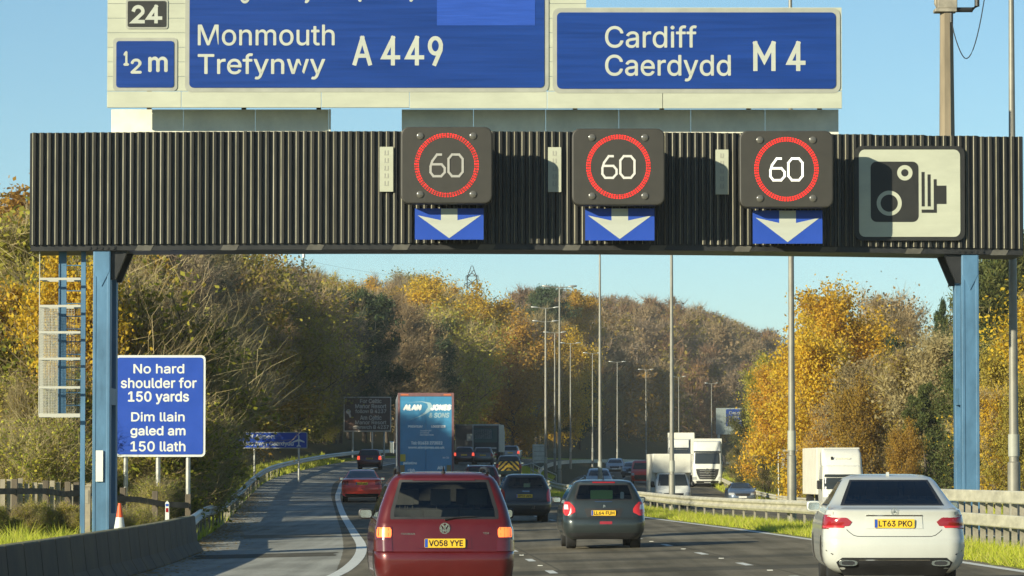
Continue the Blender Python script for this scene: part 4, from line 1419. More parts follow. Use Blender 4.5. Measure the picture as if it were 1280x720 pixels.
def normals(G, c):
    n, m = len(G), len(G[0])
    N_ = []
    for i in range(n):
        row = []
        for j in range(m):
            du = G[i][min(j + 1, m - 1)] - G[i][max(j - 1, 0)]
            dv = G[min(i + 1, n - 1)][j] - G[max(i - 1, 0)][j]
            k = du.cross(dv)
            k = k.normalized() if k.length > 1e-9 else Vector((0, -1, 0))
            if k.dot(G[i][j] - c) < 0: k = -k
            row.append(k)
        N_.append(row)
    return N_
def patch(G, c, off=.006, keep=None, skirt=True, mb=None, mi=0):
    n, m = len(G), len(G[0])
    N_ = normals(G, c)
    P = [[G[i][j] + N_[i][j] * off for j in range(m)] for i in range(n)]
    fl = (P[0][1] - P[0][0]).cross(P[1][0] - P[0][0]).dot(N_[0][0]) > 0
    mb = mb or MB()
    fs = []
    for i in range(n - 1):
        for j in range(m - 1):
            if keep and not keep(i, j, n - 1, m - 1): continue
            q = (i * m + j, i * m + j + 1, (i + 1) * m + j + 1, (i + 1) * m + j)
            fs.append(q if fl else q[::-1])
    mb.add([p for r in P for p in r], fs, mi)
    if skirt:
        bd = [(0, j) for j in range(m)] + [(i, m - 1) for i in range(1, n)] + [(n - 1, j) for j in range(m - 2, -1, -1)] + [(i, 0) for i in range(n - 2, 0, -1)]
        vs_ = [P[i][j] for i, j in bd] + [G[i][j] - N_[i][j] * .015 for i, j in bd]
        k = len(bd)
        mb.add(vs_, [(a, a + k, (a + 1) % k + k, (a + 1) % k) if fl else ((a + 1) % k, (a + 1) % k + k, a + k, a) for a in range(k)], mi)
    return mb
def cutter(G, dv, out=.10, inn=.22):
    """a closed block through the skin inside the patch's border cells, pushed straight along dv"""
    n, m = len(G), len(G[0])
    A = [[G[i][j] + dv * out for j in range(1, m - 1)] for i in range(1, n - 1)]
    B = [[G[i][j] - dv * inn for j in range(1, m - 1)] for i in range(1, n - 1)]
    p, q = len(A), len(A[0])
    mb = MB()
    K = p * q
    fs = []
    for i in range(p - 1):
        for j in range(q - 1):
            f = (i * q + j, i * q + j + 1, (i + 1) * q + j + 1, (i + 1) * q + j)
            fs += [f, tuple(x + K for x in f[::-1])]
    bd = [j for j in range(q)] + [i * q + q - 1 for i in range(1, p)] + [(p - 1) * q + j for j in range(q - 2, -1, -1)] + [i * q for i in range(p - 2, 0, -1)]
    k = len(bd)
    fs += [(bd[(a + 1) % k], bd[a], bd[a] + K, bd[(a + 1) % k] + K) for a in range(k)]
    mb.add([v for r in A for v in r] + [v for r in B for v in r], fs)
    return mb
def carve(o, cutters, m):
    tmp = []
    for i, cb_ in enumerate(cutters):
        c = cb_.build('cut', m, o.parent)
        bm = bmesh.new(); bm.from_mesh(c.data)
        bmesh.ops.recalc_face_normals(bm, faces=bm.faces)
        bm.to_mesh(c.data); bm.free()
        b = o.modifiers.new('b', 'BOOLEAN')
        b.operation = 'DIFFERENCE'; b.object = c; b.solver = 'EXACT'; b.material_mode = 'TRANSFER'
        tmp.append(c)
    bpy.context.view_layer.update()
    dg = bpy.context.evaluated_depsgraph_get()
    me = bpy.data.meshes.new_from_object(o.evaluated_get(dg))
    o.modifiers.clear()
    old = o.data
    o.data = me
    me.name = 'body'
    bpy.data.meshes.remove(old)
    for c in tmp:
        d = c.data
        bpy.data.objects.remove(c); bpy.data.meshes.remove(d)
    me.polygons.foreach_set('use_smooth', [True] * len(me.polygons))
    me.set_sharp_from_angle(angle=R(32))

def spaced(edge, n):
    """parameters 0..1 with narrow first and last cells"""
    return [0] + [edge + (1 - 2 * edge) * k / (n - 2) for k in range(n - 1)] + [1]
def regrid(fn, us, vs_):
    return [[fn(u, v) for u in us] for v in vs_]
def win_grid(body, rows, kind, sg=1, eu=.035, ev=.06):
    r = np.array(rows, float)
    def fn(u, v):
        z = r[0, 0] + (r[-1, 0] - r[0, 0]) * v
        a, b = np.interp(z, r[:, 0], r[:, 1]), np.interp(z, r[:, 0], r[:, 2])
        q = float(a + (b - a) * u)
        if kind == 'rear': return body.walk(z, q)
        if kind == 'front': return body.walk(z, q, True)
        return Vector((sg * body.par(z)[0], q, z))
    return regrid(fn, spaced(eu, 12), spaced(ev, 8))
border_cells = lambda i, j, n, m: i == 0 or j == 0 or i == n - 1 or j == m - 1
inner_cells = lambda i, j, n, m: not border_cells(i, j, n, m)

def wheel(t, x, y, r, wd, sg, detailed=True):
    mb = MB()
    o = sg
    mb.lathe_x([(0, r * .66), (0, r * .93), (-.012 * o, r * .985), (-.035 * o, r), (-(wd - .035) * o, r), (-(wd - .012) * o, r * .985), (-wd * o, r * .93), (-wd * o, r * .5)], x, y, r, 28)
    wo = mb.build('wheel', M['rubber'], t, smooth=40)
    if detailed:
        mb = MB()
        mb.lathe_x([(-.02 * o, r * .655), (-.05 * o, r * .60), (-.06 * o, r * .2)], x, y, r, 20)
        for k in range(5):
            a = 2 * math.pi * k / 5
            c_, s_ = math.cos(a), math.sin(a)
            px_, pz_ = -s_ * .045, c_ * .045
            pts = []
            for q, ww in ((.12, 1.3), (.62, .8)):
                for e in (-1, 1):
                    for dx in (-.012, -.05):
                        pts.append((x + dx * o, y + c_ * r * q + px_ * e * ww, r + s_ * r * q + pz_ * e * ww))
            mb.add(pts, [(0, 2, 6, 4), (1, 5, 7, 3), (0, 4, 5, 1), (2, 3, 7, 6), (4, 6, 7, 5), (0, 1, 3, 2)])
        rim = mb.build('rim', M['rim'], wo, smooth=30)
    return wo

def plate(t, c, text, y, white=False, hw=.26, hh=.055, front=False, band=True):
    """c: (x, z) of the plate's middle; y: its face"""
    x, z = c
    g = -1 if front else 1
    mb = MB().prism_y(rrect(x - hw, x + hw, z - hh, z + hh, .012), min(y, y + .012 * g), max(y, y + .012 * g))
    p = mb.build('number_plate', M['plate_w'] if white else M['plate'], t)
    if text:
        mb = MB()
        a = x - hw + (.055 if band else .025)
        write(mb, text, a, x + hw - .03, z - hh * .68, z + hh * .68, y - .002 * g, bold=.016, flip=front)
        mb.build('lettering', M['ink'], p)
        if band:
            MB().box(x - hw + .004, x - hw + .042, y - .0015, y - .0005, z - hh + .004, z + hh - .004).build('blue_band', M['plate_blue'], p)
    return p

def mirror(t, x, y, z, sg, m, sz=(.20, .12, .14)):
    mb = MB()
    rings = []
    for k, (yy, f) in enumerate(((-.5, .80), (-.42, .96), (0, 1), (.35, .8), (.55, .35))):
        rings.append([(x + sg * (.02 + sz[0] / 2) + sz[0] / 2 * f * math.copysign(abs(math.cos(a)) ** .55, math.cos(a)), y + sz[1] * yy, z + sz[2] / 2 * f * math.copysign(abs(math.sin(a)) ** .6, math.sin(a))) for a in [2 * math.pi * q / 20 for q in range(20)]])
    mb.loft(rings)
    mb.box(min(x - .03 * sg, x + .06 * sg), max(x - .03 * sg, x + .06 * sg), y - .03, y + .04, z - sz[2] * .45, z - sz[2] * .2)
    o = mb.build('wing_mirror', m, t, smooth=40)
    mb = MB()
    mb.prism_y(rrect(x + sg * (.02 + sz[0] / 2) - sz[0] * .37, x + sg * (.02 + sz[0] / 2) + sz[0] * .37, z - sz[2] * .34, z + sz[2] * .34, .03), y - sz[1] * .5 - .006, y - sz[1] * .5 - .002)
    mb.build('mirror_glass', M['chrome'], o)
    return o

def seats(t, body, y0, z0, rows=((0.95, 3), (1.85, 2)), w_=.5, wheel_side=1):
    for yy, n in rows:
        xs = (-.48, 0, .48) if n == 3 else (-.38, .38)
        wd = .44 if n == 3 else .50
        for x in xs:
            mb = MB()
            mb.prism_x([(yy + .02, z0), (yy + .16, z0), (yy + .04, z0 + .60), (yy - .08, z0 + .58)], x - wd / 2, x + wd / 2)
            mb.prism_x([(yy + .12, z0 - .05), (yy + .62, z0), (yy + .62, z0 + .14), (yy + .12, z0 + .12)], x - wd / 2, x + wd / 2)
            mb.prism_x([(yy - .05, z0 + .64), (yy + .05, z0 + .64), (yy + .03, z0 + .84), (yy - .05, z0 + .83)], x - .13, x + .13)
            mb.tube([(x - .05, yy, z0 + .57), (x - .05, yy, z0 + .66)], .008, 5).tube([(x + .05, yy, z0 + .57), (x + .05, yy, z0 + .66)], .008, 5)
            mb.build('seat', M['seat'], t, bevel=.035)

def place_pt(px, Z, opp=False):
    d = dof(px, Z)
    return Vector((float(XC(Z) + d), Z, float(zo(Z, d) if opp else zr(Z, d))))

def car(name, label, cat, rows, pm, px, Z, sp, rz=None, group=None):
    body = Body(rows)
    loc = place_pt(px, Z)
    t = thing(name, label, cat, loc, heading(Z) if rz is None else rz, group)
    c = Vector((0, body.L * .5, body.H * .5))
    b = body.shell().build('body', pm, t, smooth=32)
    hollow = sp.get('hollow')
    r, fa, ra = sp.get('r', .31), sp['axles'][1], sp['axles'][0]
    wd = .21
    cuts = []
    gl_ = []
    gl_.append(('rear_window', win_grid(body, [(z, -a, a) for z, a in sp['rear_win']], 'rear'), sp.get('glass', 'glass')))
    gl_.append(('windscreen', win_grid(body, [(z, -a, a) for z, a in sp['wind']], 'front'), 'glass'))
    for sg in (-1, 1):
        for rws in sp['side_win']:
            gl_.append(('side_window', win_grid(body, rws, 'side', sg), sp.get('glass', 'glass')))
    if hollow:
        zb, zt, inset = sp['cabin']
        rings = []
        for z in np.linspace(zb, zt, 8):
            w_, yr, yf, rr, rf, bow = body.par(max(z, sp['belt']))
            w2, yr2, *_ = body.par(z)
            yr_ = max(yr, yr2) + inset
            yf_ = min(yf, body.par(sp['belt'] + .06)[2]) - inset
            w_ = min(w_, w2) - .07
            rings.append([(w_ - .12, yr_, z), (w_, yr_ + .14, z), (w_, yf_ - .14, z), (w_ - .12, yf_, z), (-w_ + .12, yf_, z), (-w_, yf_ - .14, z), (-w_, yr_ + .14, z), (-w_ + .12, yr_, z)])
        cuts.append(MB().loft(rings))
        for nm, G, gm in gl_:
            mid = G[len(G) // 2][len(G[0]) // 2]
            dv = Vector((math.copysign(1, mid.x), 0, 0)) if nm == 'side_window' else Vector((0, -1 if nm == 'rear_window' else 1, 0))
            cuts.append(cutter(G, dv, inn=.16 if nm == 'side_window' else .34))
        for sg in (-1, 1):
            for ya in (ra, fa):
                w_ = body.par(r)[0]
                mbc = MB()
                mbc.lathe_x([(.12 * sg, r + .055), (-.26 * sg, r + .055)], sg * w_, ya, r, 28)
                cuts.append(mbc)
        carve(b, cuts, M['inside'])
        seats(t, body, 0, sp['seat_z'], sp.get('seat_rows', ((.95, 3), (1.85, 2))))
        for nm, G, gm in gl_:
            fr = patch(G, c, .003, border_cells, False).build(nm, M['plastic'], t, smooth=60)
            patch(G, c, .0035, inner_cells, False).build('pane', M[gm], fr, smooth=60)
    else:
        for nm, G, gm in gl_:
            patch(G, c, .005).build(nm, M['dark_glass'], t, smooth=60)
        for sg in (-1, 1):
            for ya in (ra, fa):
                w_ = body.par(r)[0]
                mb = MB()
                mb.lathe_x([(.004 * sg, r + .045), (.006 * sg, r + .0)], sg * w_, ya, r, 20)
                mb.build('wheel_arch', M['plastic'], t)
    for sg in (-1, 1):
        for ya in (ra, fa):
            w_ = body.par(r)[0]
            wheel(t, sg * (w_ - (.03 if hollow else -.012)), ya, r, wd, sg, hollow)
    for sg in (-1, 1):
        mirror(t, sg * (body.par(sp['mir'][1])[0] - .02), sp['mir'][0], sp['mir'][1], sg, sp.get('mir_m', pm))
    # lamps: (name, rows (z, s0, s1), material)
    for nm, rws, m in sp.get('lamps', ()):
        for sg in (-1, 1):
            G = body.rear([(z, sg * a, sg * b_) for z, a, b_ in rws], 4, 8)
            patch(G, c, .010).build(nm, M[m], t, smooth=60)
    for nm, rws, m in sp.get('head', ()):
        for sg in (-1, 1):
            G = body.rear([(z, sg * a, sg * b_) for z, a, b_ in rws], 4, 6, True)
            patch(G, c, .008).build(nm, M[m], t, smooth=60)
    for nm, rws, m in sp.get('rear_trim', ()):
        patch(body.rear(rws, 4, 16), c, .007).build(nm, M[m] if isinstance(m, str) else m, t, smooth=60)
    for nm, rws, m in sp.get('front_trim', ()):
        patch(body.rear(rws, 4, 12, True), c, .007).build(nm, M[m] if isinstance(m, str) else m, t, smooth=60)
    if sp.get('plate'):
        z, txt, *o = sp['plate']
        y = body.walk(z - .04, 0).y - .022
        y = min(y, body.walk(z + .05, 0).y - .022)
        plate(t, (sp.get('plate_x', 0), z), txt, y)
    return t, body, c

# ---- red people carrier, straight ahead
P_RED = paint('burgundy_paint', (.110, .0085, .0075), .25, .32)
touran = [(.20, .74, .14, 4.26, .2, .3, .02), (.26, .82, .05, 4.32, .2, .4, .03), (.36, .872, .015, 4.37, .2, .4, .05), (.50, .892, 0, 4.39, .2, .4, .06), (.62, .894, .002, 4.38, .2, .4, .06), (.645, .894, .012, 4.37, .2, .4, .06),
          (.665, .892, .055, 4.36, .19, .4, .06), (.80, .890, .075, 4.30, .18, .4, .06), (.92, .882, .095, 4.1, .17, .4, .06), (1.00, .868, .115, 3.75, .16, .35, .06), (1.04, .858, .135, 3.4, .15, .3, .06), (1.20, .815, .19, 3.0, .14, .3, .06),
          (1.36, .755, .25, 2.6, .14, .3, .06), (1.50, .695, .31, 2.2, .15, .3, .06), (1.555, .655, .32, 2.05, .16, .3, .06), (1.60, .60, .40, 1.9, .18, .3, .05), (1.628, .52, .62, 1.8, .2, .2, .04), (1.638, .30, 1.0, 1.7, .2, .2, .02)]
t, body, c = car('people_carrier', 'burgundy red people carrier with roof rails and one lit amber lamp each side', 'car', touran, P_RED, 556.5, 51.0, dict(
    hollow=True, axles=(.80, 3.48), r=.315, cabin=(.62, 1.56, .10), belt=1.02, seat_z=.58, seat_rows=((1.35, 3), (2.25, 2)),
    rear_win=[(1.055, .69), (1.12, .70), (1.535, .575)], wind=[(1.06, .70), (1.5, .58)], side_win=[[(1.05, .62, 1.32), (1.48, .62, 1.28)], [(1.05, 1.42, 2.30), (1.48, 1.38, 2.0)], [(1.05, 2.38, 3.05), (1.46, 2.08, 2.2)]],
    mir=(2.62, 1.10), mir_m=M['plastic'], plate=(.765, 'VO58 YYE'),
    lamps=[('tail_light', [(.665, .665, 1.02), (.79, .675, 1.04), (.80, .675, 1.04)], 'dark_lens'), ('indicator', [(.835, .69, .88), (.85, .68, .90), (.94, .68, .89), (.955, .70, .87)], 'amber'), ('tail_light', [(.805, .675, 1.04), (.965, .672, 1.04)], 'dark_lens')],
    rear_trim=[('number_recess', [(.70, -.345, .345), (.84, -.335, .335)], P_RED), ('lower_grille', [(.24, -.55, .55), (.36, -.62, .62)], 'plastic')]), rz=heading(51) + R(1.6))
t.scale = (1, 1, 1.045)
# roof rails, aerial, wiper, badge
for sg in (-1, 1):
    mb = MB()
    P = [(sg * .575, .55, 1.618), (sg * .572, .60, 1.665), (sg * .57, 1.2, 1.685), (sg * .57, 2.0, 1.675), (sg * .57, 2.15, 1.62)]
    mb.tube(P, [.026, .022, .02, .02, .026], 8)
    mb.build('roof_rail', M['plastic'], t, smooth=40)
MB().tube([(0, .52, 1.622), (0, .50, 1.655), (0, .42, 1.70)], [.03, .014, .004], 8).build('aerial', M['plastic'], t, smooth=40)
mb = MB()
g = lambda x, z: body.walk(z, x) + Vector((0, -.022, 0))
mb.tube([g(.0, 1.055), g(.12, 1.075), g(.28, 1.085), g(.40, 1.088)], [.016, .010, .009, .007], 6)
mb.build('wiper', M['plastic'], t, smooth=40)
bz, br = .945, .068
by = body.walk(bz, 0).y - .014
mb = MB()
annulus(mb, 0, bz, br * .84, br, by, 32)
for pts in (((-.46, .72), (0, .06)), ((.46, .72), (0, .06)), ((-.78, .30), (-.38, -.74)), ((-.38, -.74), (0, -.05)), ((0, -.05), (.38, -.74)), ((.38, -.74), (.78, .30))):
    (xa, za), (xb, zb) = pts
    d = Vector((xb - xa, 0, zb - za)).normalized(); n_ = Vector((-d.z, 0, d.x)) * .012
    A, B = Vector((xa * br, by, bz + za * br)), Vector((xb * br, by, bz + zb * br))
    mb.add([A - n_, B - n_, B + n_, A + n_], [(0, 1, 2, 3)])
mb.build('badge', M['chrome'], t)
by2 = body.walk(.90, .5).y - .012
mb = MB(); write(mb, 'TOURAN', -.56, -.38, .868, .888, by2, bold=.02); write(mb, 'TDI', .49, .565, .875, .895, by2, bold=.02)
mb.build('model_lettering', M['chrome'], t)
patch(body.rear([(1.525, -.40, .40), (1.548, -.40, .40)], 2, 10), c, .012).build('high_brake_light', M['dark_lens'], t, smooth=40)

# ---- white saloon on the right
P_WHITE = paint('white_paint', (.55, .56, .51), 0, .35, .04)
merc = [(.235, .74, .20, 4.70, .2, .3, .04), (.30, .85, .10, 4.80, .24, .4, .06), (.37, .900, .04, 4.85, .25, .4, .08), (.46, .920, .012, 4.87, .24, .4, .09), (.56, .925, 0, 4.87, .24, .4, .09), (.66, .925, .004, 4.85, .24, .4, .09), (.685, .924, .022, 4.84, .24, .4, .09), (.74, .922, .045, 4.8, .24, .4, .09),
        (.84, .912, .07, 4.65, .23, .4, .09), (.94, .895, .07, 4.3, .22, .4, .09), (1.005, .875, .055, 3.9, .2, .4, .09), (1.025, .868, .085, 3.6, .19, .35, .09), (1.05, .845, .42, 3.42, .20, .3, .06), (1.09, .805, .62, 3.3, .19, .3, .05),
        (1.18, .745, .86, 3.1, .18, .3, .05), (1.28, .685, 1.10, 2.85, .18, .3, .05), (1.37, .63, 1.33, 2.6, .18, .3, .05), (1.425, .58, 1.50, 2.42, .18, .25, .05), (1.455, .49, 1.7, 2.3, .2, .25, .03), (1.47, .34, 2.0, 2.2, .1, .1, .01)]
t, body, c = car('saloon_car', 'white saloon car with large red tail lights and twin chrome exhausts', 'car', merc, P_WHITE, 1117.5, 52.0, dict(
    hollow=True, axles=(.98, 3.85), r=.325, cabin=(.75, 1.405, .16), belt=1.06, seat_z=.55, seat_rows=((1.62, 3), (2.5, 2)), glass='glass_dark',
    rear_win=[(1.075, .68), (1.14, .65), (1.395, .525)], wind=[(1.10, .70), (1.39, .55)], side_win=[[(1.065, 1.25, 2.05), (1.39, 1.62, 2.0)], [(1.065, 2.12, 3.05), (1.39, 2.08, 2.42)]],
    mir=(2.95, 1.05), plate=(.855, 'LT63 PKO'),
    lamps=[('tail_light', [(.785, .86, 1.20), (.81, .60, 1.22), (.885, .54, 1.21), (.945, .66, 1.20), (.965, .84, 1.18)], 'red_lens'), ('light_strip', [(.80, .66, 1.1), (.825, .64, 1.1)], 'red_bright')],
    rear_trim=[('diffuser', [(.21, -.66, .66), (.30, -.72, .72), (.40, -.77, .77), (.432, -.68, .68)], 'plastic'), ('chrome_strip', [(.948, -.37, .37), (.965, -.36, .36)], 'chrome'), ('number_recess', [(.79, -.37, .37), (.945, -.36, .36)], P_WHITE), ('diffuser_trim', [(.398, -.46, .46), (.410, -.46, .46)], 'chrome')]), rz=-R(2.3))
t.scale = (1, 1, 1.045)
mb = MB()
for sg in (-1, 1):
    for k, (r0, dy) in enumerate(((1, 0), (.72, -.004))):
        x0, zz = sg * .60, .365
        ol = [(x0 + .120 * r0 * math.copysign(abs(math.cos(a)) ** .7, math.cos(a)), zz + .036 * r0 * math.copysign(abs(math.sin(a)) ** .7, math.sin(a))) for a in [2 * math.pi * q / 24 for q in range(24)]]
        y = body.walk(.36, x0).y - .012 + dy
        mb.prism_y(ol, y - .02, y + .06, k)
mb.build('exhaust', [M['chrome'], M['plastic']], t)
bz, by = 1.005, body.walk(1.0, 0).y - .012
mb = MB()
annulus(mb, 0, bz, .038, .044, by, 28)
for k in range(3):
    a = math.pi / 2 + 2 * math.pi * k / 3
    T = Vector((.04 * math.cos(a), 0, .04 * math.sin(a)))
    n_ = Vector((-math.sin(a), 0, math.cos(a))) * .008
    O = Vector((0, by, bz))
    mb.add([O - n_, O + T, O + n_], [(0, 1, 2)])
mb.build('badge', M['chrome'], t)
MB().prism_x([(1.62, 1.445), (1.80, 1.462), (1.66, 1.495)], -.02, .02).build('aerial', P_WHITE, t)
mb = MB()
seam = [(z_, q_) for z_, q_ in ((.78, .62), (.74, .575), (.71, .53), (.697, .48))]
P = [body.walk(z_, -q_) for z_, q_ in seam] + [body.walk(.695, q_) for q_ in np.linspace(-.4, .4, 9)] + [body.walk(z_, q_) for z_, q_ in seam[::-1]]
mb.tube([p + Vector((0, -.001, 0)) for p in P], .0045, 5)
for sg in (-1, 1):
    P = [body.walk(z_, sg * .80) for z_ in (.965, .985, 1.0)]
    mb.tube(P, .004, 4)
    P = [body.walk(.47, sg * q_) for q_ in (.80, .92, 1.05, 1.15)]
    mb.tube([p + Vector((0, 0, .05 * k)) for k, p in enumerate(P)], .010, 5)
mb.build('boot_seam', M['plastic'], t)

# ---- grey hatchback in the middle lane
P_GREY = paint('green_grey_paint', (.032, .042, .042), .35, .35)
peug = [(.20, .72, .14, 3.85, .2, .3, .03), (.27, .80, .06, 3.92, .22, .4, .05), (.36, .845, .015, 3.96, .24, .4, .07), (.48, .865, 0, 3.97, .25, .4, .08), (.60, .87, .008, 3.96, .25, .4, .08), (.66, .868, .05, 3.93, .24, .4, .08), (.74, .865, .075, 3.85, .24, .4, .08),
        (.86, .855, .10, 3.6, .23, .4, .08), (.96, .835, .125, 3.2, .22, .35, .08), (1.02, .812, .155, 2.95, .2, .3, .07), (1.14, .755, .225, 2.7, .18, .3, .06), (1.26, .695, .30, 2.4, .17, .3, .06), (1.35, .645, .36, 2.15, .17, .3, .06), (1.40, .605, .37, 2.0, .17, .3, .06), (1.435, .545, .46, 1.85, .18, .2, .05), (1.455, .42, .68, 1.7, .2, .2, .03), (1.46, .25, 1.0, 1.5, .1, .1, .01)]
t, body, c = car('hatchback_car', 'dark grey hatchback in the middle lane with a bright green card in its rear window', 'car', peug, P_GREY, 755.5, 84.5, dict(
    hollow=True, axles=(.62, 3.16), r=.30, cabin=(.62, 1.39, .12), belt=1.0, seat_z=.52, seat_rows=((.95, 3), (1.85, 2)),
    rear_win=[(1.02, .62), (1.08, .635), (1.36, .54)], wind=[(1.05, .66), (1.38, .55)], side_win=[[(1.03, .55, 1.25), (1.36, .7, 1.2)], [(1.03, 1.33, 2.5), (1.36, 1.28, 1.9)]],
    mir=(2.35, 1.02), mir_m=M['plastic'], plate=(.755, 'LL64 FUH'), plate_x=-.02,
    lamps=[('tail_light', [(.70, .74, .86), (.78, .60, .98), (.88, .62, 1.0), (.99, .74, .98)], 'red_bright'), ('lamp_lens', [(.83, .76, .90), (.93, .78, .92)], 'clear_lens')],
    rear_trim=[('number_recess', [(.67, -.36, .34), (.83, -.42, .40), (.85, -.42, .40)], 'plastic'), ('lower_bumper', [(.21, -.62, .62), (.34, -.80, .80)], 'plastic'), ('fog_light', [(.52, -.10, .16), (.58, -.10, .16)], 'red_lens'), ('handle_strip', [(.985, -.20, .17), (.998, -.20, .17)], 'chrome'), ('high_brake_light', [(1.385, -.24, .24), (1.41, -.24, .24)], 'red_lens')]), rz=heading(84) - R(.4))
MB().prism_y(rrect(-.27, .20, 1.05, 1.235, .02), .52, .53).build('green_card', mat('green_card', (.42, .62, .16), .5, emit=0), t)
MB().prism_y(rrect(.36, .44, 1.05, 1.20, .03), .50, .51).build('pale_sticker', M['plate_w'], t)
mb = MB()
mb.tube([body.walk(.635, q_) for q_ in np.linspace(-.80, .80, 17)], .005, 5)
for sg in (-1, 1):
    mb.tube([body.walk(z_, sg * q_) for z_, q_ in ((.635, .62), (.68, .60), (.76, .585))], .004, 4)
    mb.tube([body.walk(z_, sg * (.50 + .12 * (1.0 - z_))) for z_ in (1.0, .95, .88)], .003, 4)
mb.build('hatch_seam', M['plastic'], t)
by = body.walk(.90, 0).y - .014
MB().add([(x * .001, by, .865 + z * .001) for x, z in ((-28, 0), (-10, 4), (0, 20), (12, 6), (28, 18), (22, 44), (8, 62), (-8, 66), (-24, 50), (-12, 40), (-26, 28))], [tuple(range(11))]).build('badge', M['chrome'], t)
MB().tube([(0, .55, 1.45), (0, .40, 1.56)], [.012, .004], 6).build('aerial', M['plastic'], t)

# ---- black hatchback ahead
P_BLACK = paint('black_paint', (.022, .025, .027), .2, .35)
black = [(r[0] * 1.06, r[1] * .945) + tuple(r[2:]) for r in peug]
t, body, c = car('hatchback_car', 'small black hatchback with tall red tail lights beside the burgundy people carrier', 'car', black, P_BLACK, 657.5, 128.0, dict(
    hollow=True, axles=(.60, 3.05), r=.29, cabin=(.66, 1.46, .12), belt=1.06, seat_z=.55,
    rear_win=[(1.08, .58), (1.14, .60), (1.44, .51)], wind=[(1.12, .62), (1.46, .52)], side_win=[[(1.09, .55, 1.25), (1.44, .7, 1.2)], [(1.09, 1.33, 2.5), (1.44, 1.28, 1.9)]],
    mir=(2.35, 1.08), plate=(.84, 'WP03 UMA'), plate_x=-.05,
    lamps=[('tail_light', [(.66, .70, .90), (.80, .66, .94), (1.02, .70, .92), (1.06, .74, .90)], 'red_bright')],
    rear_trim=[('lower_bumper', [(.22, -.6, .6), (.55, -.8, .8)], 'plastic'), ('handle_strip', [(.985, -.12, .12), (.998, -.12, .12)], 'chrome')]), rz=heading(128))
MB().prism_y(rrect(-.05, .16, 1.12, 1.24, .02), .50, .51).build('pale_card', mat('pale_card', (.5, .55, .3), .5), t)
MB().tube([(.18, .02, .42), (.22, .0, .50)], .02, 5).tube([(.25, .02, .42), (.27, .0, .52)], .02, 5).build('tow_hitch', M['chrome'], t)

# ---- plainer cars further off
hatch = [(.20, .76, .12, 4.0, .2, .3, .03), (.32, .83, .03, 4.08, .25, .4, .05), (.50, .86, 0, 4.1, .25, .4, .06), (.64, .865, .01, 4.08, .25, .4, .06), (.80, .86, .05, 3.95, .25, .4, .05), (.92, .845, .09, 3.6, .22, .35, .05), (.98, .82, .12, 3.1, .2, .3, .05),
         (1.15, .76, .24, 2.75, .18, .3, .05), (1.30, .70, .36, 2.4, .18, .3, .05), (1.40, .64, .46, 2.1, .18, .3, .05), (1.46, .55, .62, 1.8, .2, .3, .05), (1.48, .35, .95, 1.5, .2, .2, .03)]
saloon = [(r[0] * .97, r[1] * .945, r[2], r[3] * .93, r[4], r[5], r[6]) for r in merc]
def far_car(name, label, px, Z, col, kind='hatch', h=1.48, w_=.865, opp=False, rz=None, lit=False, group=None, cat='car', plate_txt=None, metal=.2, extra=None):
    base = saloon if kind == 'saloon' else hatch
    kh, kw = h / base[-1][0], w_ / max(r[1] for r in base)
    rows = [(r[0] * kh, r[1] * kw) + tuple(r[2:]) for r in base]
    L = max(r[3] for r in rows)
    pm = paint(name + '_paint', col, metal)
    sal = kind == 'saloon'
    q = lambda z: z * kh
    sp = dict(axles=(.78, L - .85), r=.31, mir=(L * .60, q(1.02)), hollow=False,
              rear_win=[(q(1.06), .68 * kw), (q(1.36), .53 * kw)] if sal else [(q(1.02), .64 * kw), (q(1.38), .54 * kw)],
              wind=[(q(1.06), .68 * kw), (q(1.36), .55 * kw)],
              side_win=[[(q(1.04), 1.25, 1.95), (q(1.34), 1.55, 1.9)], [(q(1.04), 2.05, 2.8), (q(1.34), 2.0, 2.35)]] if sal else [[(q(1.03), .6, 1.45), (q(1.36), .75, 1.4)], [(q(1.03), 1.55, 2.7), (q(1.36), 1.5, 2.1)]],
              lamps=[('tail_light', [(q(.76), .58 * kw, 1.02 * kw), (q(.93), .58 * kw, 1.0 * kw)] if sal else [(q(.72), .66 * kw, .98 * kw), (q(.98), .68 * kw, .94 * kw)], 'brake' if lit else 'red_lens')],
              head=[('headlight', [(q(.64), .50 * kw, 1.0 * kw), (q(.78), .52 * kw, 1.0 * kw)], 'head')],
              rear_trim=[('bumper_trim', [(q(.24), -.68 * kw, .68 * kw), (q(.38), -.76 * kw, .76 * kw)], 'plastic')],
              front_trim=[('grille', [(q(.58), -.42 * kw, .42 * kw), (q(.74), -.46 * kw, .46 * kw)], 'plastic'), ('lower_grille', [(q(.28), -.6 * kw, .6 * kw), (q(.46), -.6 * kw, .6 * kw)], 'plastic')],
              plate=(q(.82 if sal else .80), plate_txt))
    t, body, c = car(name, label, cat, rows, pm, px, Z, sp, group=group)
    if opp:
        d = dof(px, Z)
        t.rotation_euler.z = heading(Z) + math.pi
        f = place_pt(px, Z, True)
        t.location = f - Matrix.Rotation(t.rotation_euler.z, 3, 'Z') @ Vector((0, body.L, 0))
        plate(t, (0, q(.52)), None, body.walk(q(.52), 0, True).y + .03, True, front=True)
    elif rz is not None:
        t.rotation_euler.z = rz
    return t, body, c
t, b_, c = far_car('saloon_car', 'bright red saloon car following the curve beside the blue lorry', 452.5, 172, (.90, .07, .04), 'saloon', 1.42, .875, rz=heading(172) - R(1), plate_txt='R467 UNY', metal=0)
far_car('hatchback_car', 'dark maroon hatchback far ahead of the bright red saloon', 461.5, 290, (.10, .016, .014), 'hatch', 1.50, .88, lit=True, plate_txt='WX54 KFO')
t, b_, c = far_car('estate_car', 'dark red car with pale roof edges seen over the people carrier', 602, 182, (.16, .014, .016), 'hatch', 1.55, .87)
mb = MB()
